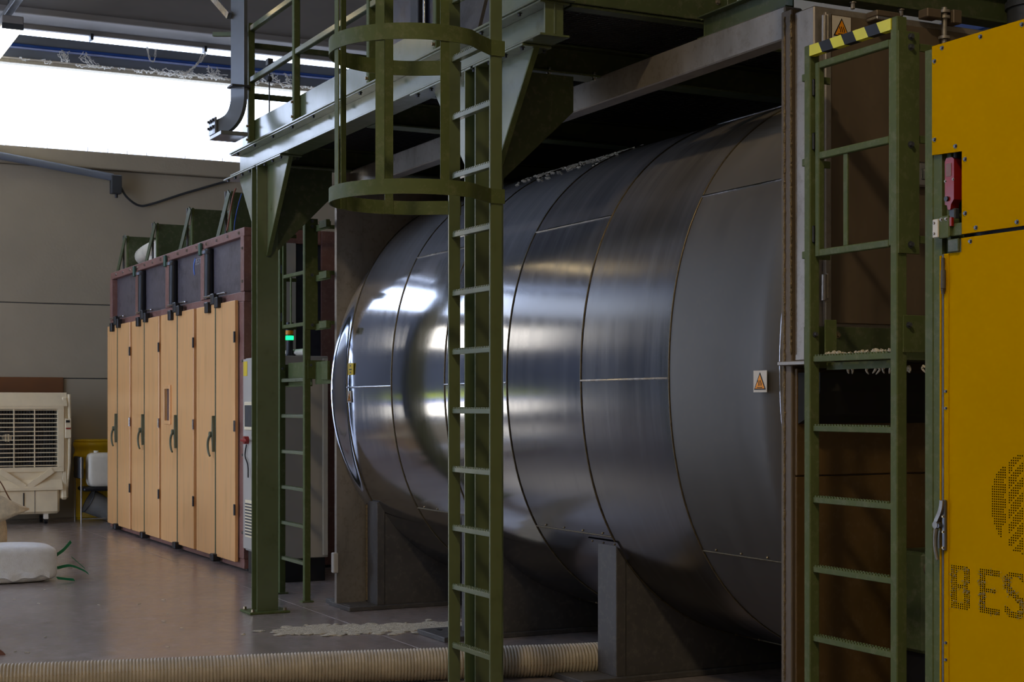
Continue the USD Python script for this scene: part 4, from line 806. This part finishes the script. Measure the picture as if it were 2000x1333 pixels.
# strip lamp under the roof
sl = thing('strip_lamp', (-19, 2.9, 6.0), 'lit strip lamp hung from a trunking rail before the high window', 'lamp')
put(sl, 'diffuser', B().box(-20.6, -18.93, 2.86, 3.09, 5.96, 6.02, .01), 'tube_lamp'); put(sl, 'housing', B().box(-20.6, -18.90, 2.85, 3.10, 6.02, 6.12, .01), 'girder')
put(sl, 'end_cap', B().box(-18.93, -18.90, 2.85, 3.10, 5.96, 6.03, .005), 'dark_grey')
put(sl, 'trunking', B().box(-20.8, -9.0, 2.93, 3.02, 6.2, 6.27, .006), 'grey_paint'); put(sl, 'drop_wire', B().cyl((-19.2, 2.97, 6.27), (-19.2, 2.97, ZC-.003), .006, 6).cyl((-16.2, 2.97, 6.27), (-16.2, 2.97, ZC-.003), .006, 6), 'dark_grey')
t = thing('strip_lamp', (-16.5, .8, 5.87), 'warm lit strip lamp across the aisle, mirrored as a thin line in the tank', 'lamp')
put(t, 'diffuser', B().box(-16.55, -16.45, -.6, 2.0, 5.87, 5.92, .01), 'warm_lamp'); put(t, 'housing', B().box(-16.58, -16.42, -.62, 2.02, 5.92, 6.0, .008), 'girder')
for y in (-.3, 1.7): put(t, 'drop_wire', B().cyl((-16.5, y, 6.0), (-16.5, y, ZC-.003), .006, 6), 'dark_grey')
hb = thing('high_bay_lamp', (-1.2, -.9, 7.6), 'warm high bay lamp hung under the roof above the aisle', 'lamp')
put(hb, 'diffuser', B().cyl((-1.2, -.9, 7.58), (-1.2, -.9, 7.60), .34, 28), 'high_bay'); put(hb, 'reflector', B().tm(trimesh.creation.revolve(np.array([[.345, 7.57], [.36, 7.57], [.2, 7.82], [.0, 7.82], [.0, 7.80], [.19, 7.80], [.345, 7.57]]), sections=28).apply_translation((-1.2, -.9, 0))), 'dark_grey')
put(hb, 'drop_wire', B().cyl((-1.2, -.9, 7.82), (-1.2, -.9, ZC-.003), .008, 6), 'dark_grey')
# cobwebs of fibre on the window head
M['fibre'] = usdkit.material(stage, '/World/Looks/fibre', {'d': ('diffuse_bsdf', {'color': (.85, .82, .76)}), 't': ('translucent_bsdf', {'color': (.85, .82, .76)}), 'tr': ('transparent_bsdf', {}), 'm': ('mix_closure', {'fac': .6}), 'm2': ('mix_closure', {'fac': .35})},
    [('d.BSDF', 'm.closure1'), ('t.BSDF', 'm.closure2'), ('m.closure', 'm2.closure1'), ('tr.BSDF', 'm2.closure2')], surface='m2.closure')
cw = B()
def strand(P, r, n=14, j=.012):
    P = bez([(XB+.11, y, z) for y, z in P], n); P[1:-1] += rng.normal(0, j, (len(P)-2, 3)); P[:, 0] = np.maximum(P[:, 0], XB+.105); cw.tube(P, r*np.linspace(1, .6, len(P)), 5)
for k in range(3): strand([(5.01+.01*k, 6.36), (5.05, 6.10), (5.14, 6.10), (5.15-.01*k, 6.34)], .007, j=.006)
for k in range(7): strand([(5.84+rng.normal(0, .03), 6.36), (5.7+rng.normal(0, .02), 6.14), (5.62, 6.12), (5.45+rng.normal(0, .05), 5.98)], .006)
for k in range(14):
    a = 5.05+.95*rng.random(); strand([(a, 6.06+rng.normal(0, .02)), (a+.12, 6.05+rng.normal(0, .03)), (a+.3, 6.03+rng.normal(0, .03))], .006)
for y0, n in ((3.9, 7), (4.18, 5), (5.93, 7), (6.6, 6), (6.8, 5), (7.0, 6)):
    for k in range(n): strand([(y0+rng.normal(0, .04), 6.18+rng.normal(0, .02)), (y0+rng.normal(0, .06), 6.1), (y0+.05+rng.normal(0, .06), 6.04)], .006)
for k in range(40):
    a = 3.3+4.2*rng.random(); strand([(a, 6.035), (a+.05, 5.985+.02*rng.random()), (a+.06+.1*rng.random(), 6.03)], .006)
solo('fibre_cobweb', cw, 'fibre', (XB, 5, 6), 'whitish fibre cobwebs hanging along the head of the high window', 'cobweb', kind='stuff')
hg = [(-20.85, 4.31), (-20.85, 5.99)]
for y in (4.31, 5.86): solo('window_clamp', B().box(XB-.1, XB+.02, y-.02, y+.02, 6.40, 6.48, .003), 'black', (XB, y, 6.4), 'small black clamp crossing the upper daylight slit '+('left of' if y < 5 else 'beside')+' the cable duct', 'clamp')

# ------------------------------------------------------------------ bales and sack
def lump(c, s, p, seed, amp, freq, n=5):
    m = trimesh.creation.box((2, 2, 2))
    for _ in range(n): m = m.subdivide()
    v = m.vertices; r_ = (np.abs(v)**p).sum(1)**(1/p); v = v/r_[:, None]*np.array(s)
    d = meshkit.fbm(v*freq+seed) if hasattr(meshkit, 'fbm') else 0
    nrm = v/np.linalg.norm(v, axis=1, keepdims=True); v = v+nrm*(np.asarray(d)[:, None]*amp)
    m.vertices = v+np.array(c); return m
ba = thing('fabric_bale', (-13.5, 1.7, 0), 'flat white cloth wrapped bale lying on the floor with green strap ends', 'bale')
m = lump((-13.62, 1.72, .157), (.25, .755, .157), 7, 3.0, .022, 5.0); m.vertices[:, 2] = np.maximum(m.vertices[:, 2], .004)
put(ba, 'wrapping', B().tm(m), 'fabric', smooth=True)
fr_ = B(); P = [(-13.352+.006*math.sin(y*31), y, .07+.012*math.sin(y*17)+.010*math.sin(y*41)) for y in np.linspace(1.05, 2.40, 60)]
fr_.flat(P, (0, 0, 1), .05, .006); put(ba, 'loose_hem', fr_, 'fabric', smooth=40)
for P in ([(-13.5, 2.46, .2), (-13.48, 2.54, .26), (-13.47, 2.60, .33)], [(-13.45, 2.48, .11), (-13.40, 2.58, .13), (-13.36, 2.68, .09), (-13.34, 2.72, .06)], [(-13.4, 2.47, .03), (-13.36, 2.55, .02), (-13.33, 2.60, .015)]):
    put(ba, 'strap_end', B().flat(catmull(P, 6), (0, -.5, .85), .026, .004), 'strap_green', smooth=40)
put(ba, 'thread', B().tube(catmull([(-13.45, 2.6, .2), (-13.4, 2.66, .14), (-13.38, 2.7, .1)], 6), .003, 5), 'strap_green')
sk = thing('open_sack', (-14.6, 1.7, 0), 'slumped beige sack with a drooping corner behind the white bale', 'sack')
m = lump((-14.7, 1.62, .32), (.3, .60, .32), 4, 9.0, .06, 3.0); m.vertices[:, 2] = np.maximum(m.vertices[:, 2], .004); put(sk, 'body', B().tm(m), 'burlap', smooth=True)
m = lump((-14.6, 1.78, .58), (.26, .63, .21), 5, 5.0, .03, 5.0); v = m.vertices; t_ = np.clip((v[:, 1]-1.95)/.46, 0, 1); v[:, 2] = .575+(v[:, 2]-.58)*(1-.93*t_)-.02*t_; m.vertices = v
put(sk, 'drooping_corner', B().tm(m), 'burlap', smooth=True)
m = lump((-14.75, 1.98, .72), (.1, .2, .2), 3, 15.0, .04, 6.0); put(sk, 'gathered_neck', B().tm(m), 'burlap', smooth=True)
put(sk, 'tie_strap', B().flat(catmull([(-14.6, 2.14, .86), (-14.6, 2.2, .78), (-14.6, 2.26, .66), (-14.6, 2.3, .6)], 6), (1, 0, 0), .05, .006), 'cardboard', smooth=40)

# ------------------------------------------------------------------ corrugated suction hose on the floor
ho = thing('suction_hose', (-7.8, 2.9, 0), 'ribbed translucent beige suction hose lying across the floor to the tank', 'hose')
ctr = catmull([(-8.75, -1.0, .09), (-8.42, .35, .09), (-8.19, 1.18, .09), (-7.98, 2.06, .09), (-7.80, 2.86, .09), (-7.58, 3.66, .09), (-7.415, 4.30, .09), (-7.47, 4.72, .09), (-7.75, 4.95, .09)], 400)
dL = np.r_[0, np.cumsum(np.linalg.norm(np.diff(ctr, axis=0), axis=1))]; pitch = .0178; N = int(dL[-1]/pitch*7); s_ = np.linspace(0, dL[-1], N)
ctr = np.stack([np.interp(s_, dL, ctr[:, k]) for k in range(3)], 1); ph = (s_/pitch) % 1
put(ho, 'corrugated_wall', B().tube(ctr, .0805+.0085*np.abs(np.sin(math.pi*ph))**.7, 22), 'hose', smooth=60)
hw = B(); idx = np.linspace(0, N-1, int(dL[-1]/pitch*16)).astype(int); a = 2*math.pi*s_[idx]/pitch
T = np.gradient(ctr, axis=0)[idx]; T /= np.linalg.norm(T, axis=1, keepdims=True); U = np.cross(T, (0, 0, 1.0)); U /= np.linalg.norm(U, axis=1, keepdims=True); V = np.cross(U, T)
hw.tube(ctr[idx]+.083*(np.cos(a)[:, None]*U+np.sin(a)[:, None]*V), .0013, 4); put(ho, 'spiral_wire', hw, 'hose_wire', smooth=True)

# ------------------------------------------------------------------ lint and debris on the floor
lb = B()
for i in range(900):
    u = rng.random(); x = -9.75+.35*u+rng.normal(0, .09); yv = 3.3+1.25*u+rng.normal(0, .10)
    sz = .012+.03*rng.random(); m = trimesh.creation.icosphere(0, 1.0); m.vertices *= np.array([sz*1.4, sz*1.4, .004+.004*rng.random()]); m.vertices += rng.normal(0, .002, m.vertices.shape); lb.tm(m.apply_translation((x, yv, .003)))
solo('floor_lint', lb, 'lint', (-9.6, 3.9, 0), 'pale drift of fibre lint on the floor beside the tank saddles', 'lint', kind='stuff', smooth=False)
lb = B()
for i in range(34):
    x, y = -13.2+5.5*(rng.random()-.3), .8+2.3*rng.random(); L = .015+.03*rng.random(); a = rng.random()*6.28
    lb.bar((x, y, .004), (x+L*math.cos(a), y+L*math.sin(a), .006), .008, .004)
solo('floor_crumbs', lb, 'lint', (-11, 2, 0), 'scattered pale fibre crumbs on the grey floor', 'crumbs', kind='stuff', smooth=False)
solo('wood_splinter', B().bar((-8.42, 2.30, .006), (-8.36, 2.42, .006), .02, .012), 'burlap', (-8.4, 2.36, 0), 'small brown splinter lying on the floor just behind the hose', 'splinter')
solo('rubber_wedge', B().prism([(1.2, 0), (1.47, 0), (1.455, .02), (1.42, .045), (1.2, .05)], 'x', -9.8, -9.6), 'maroon', (-9.7, 1.4, 0), 'small dark red wedge on the floor at the left edge', 'wedge', smooth=False)
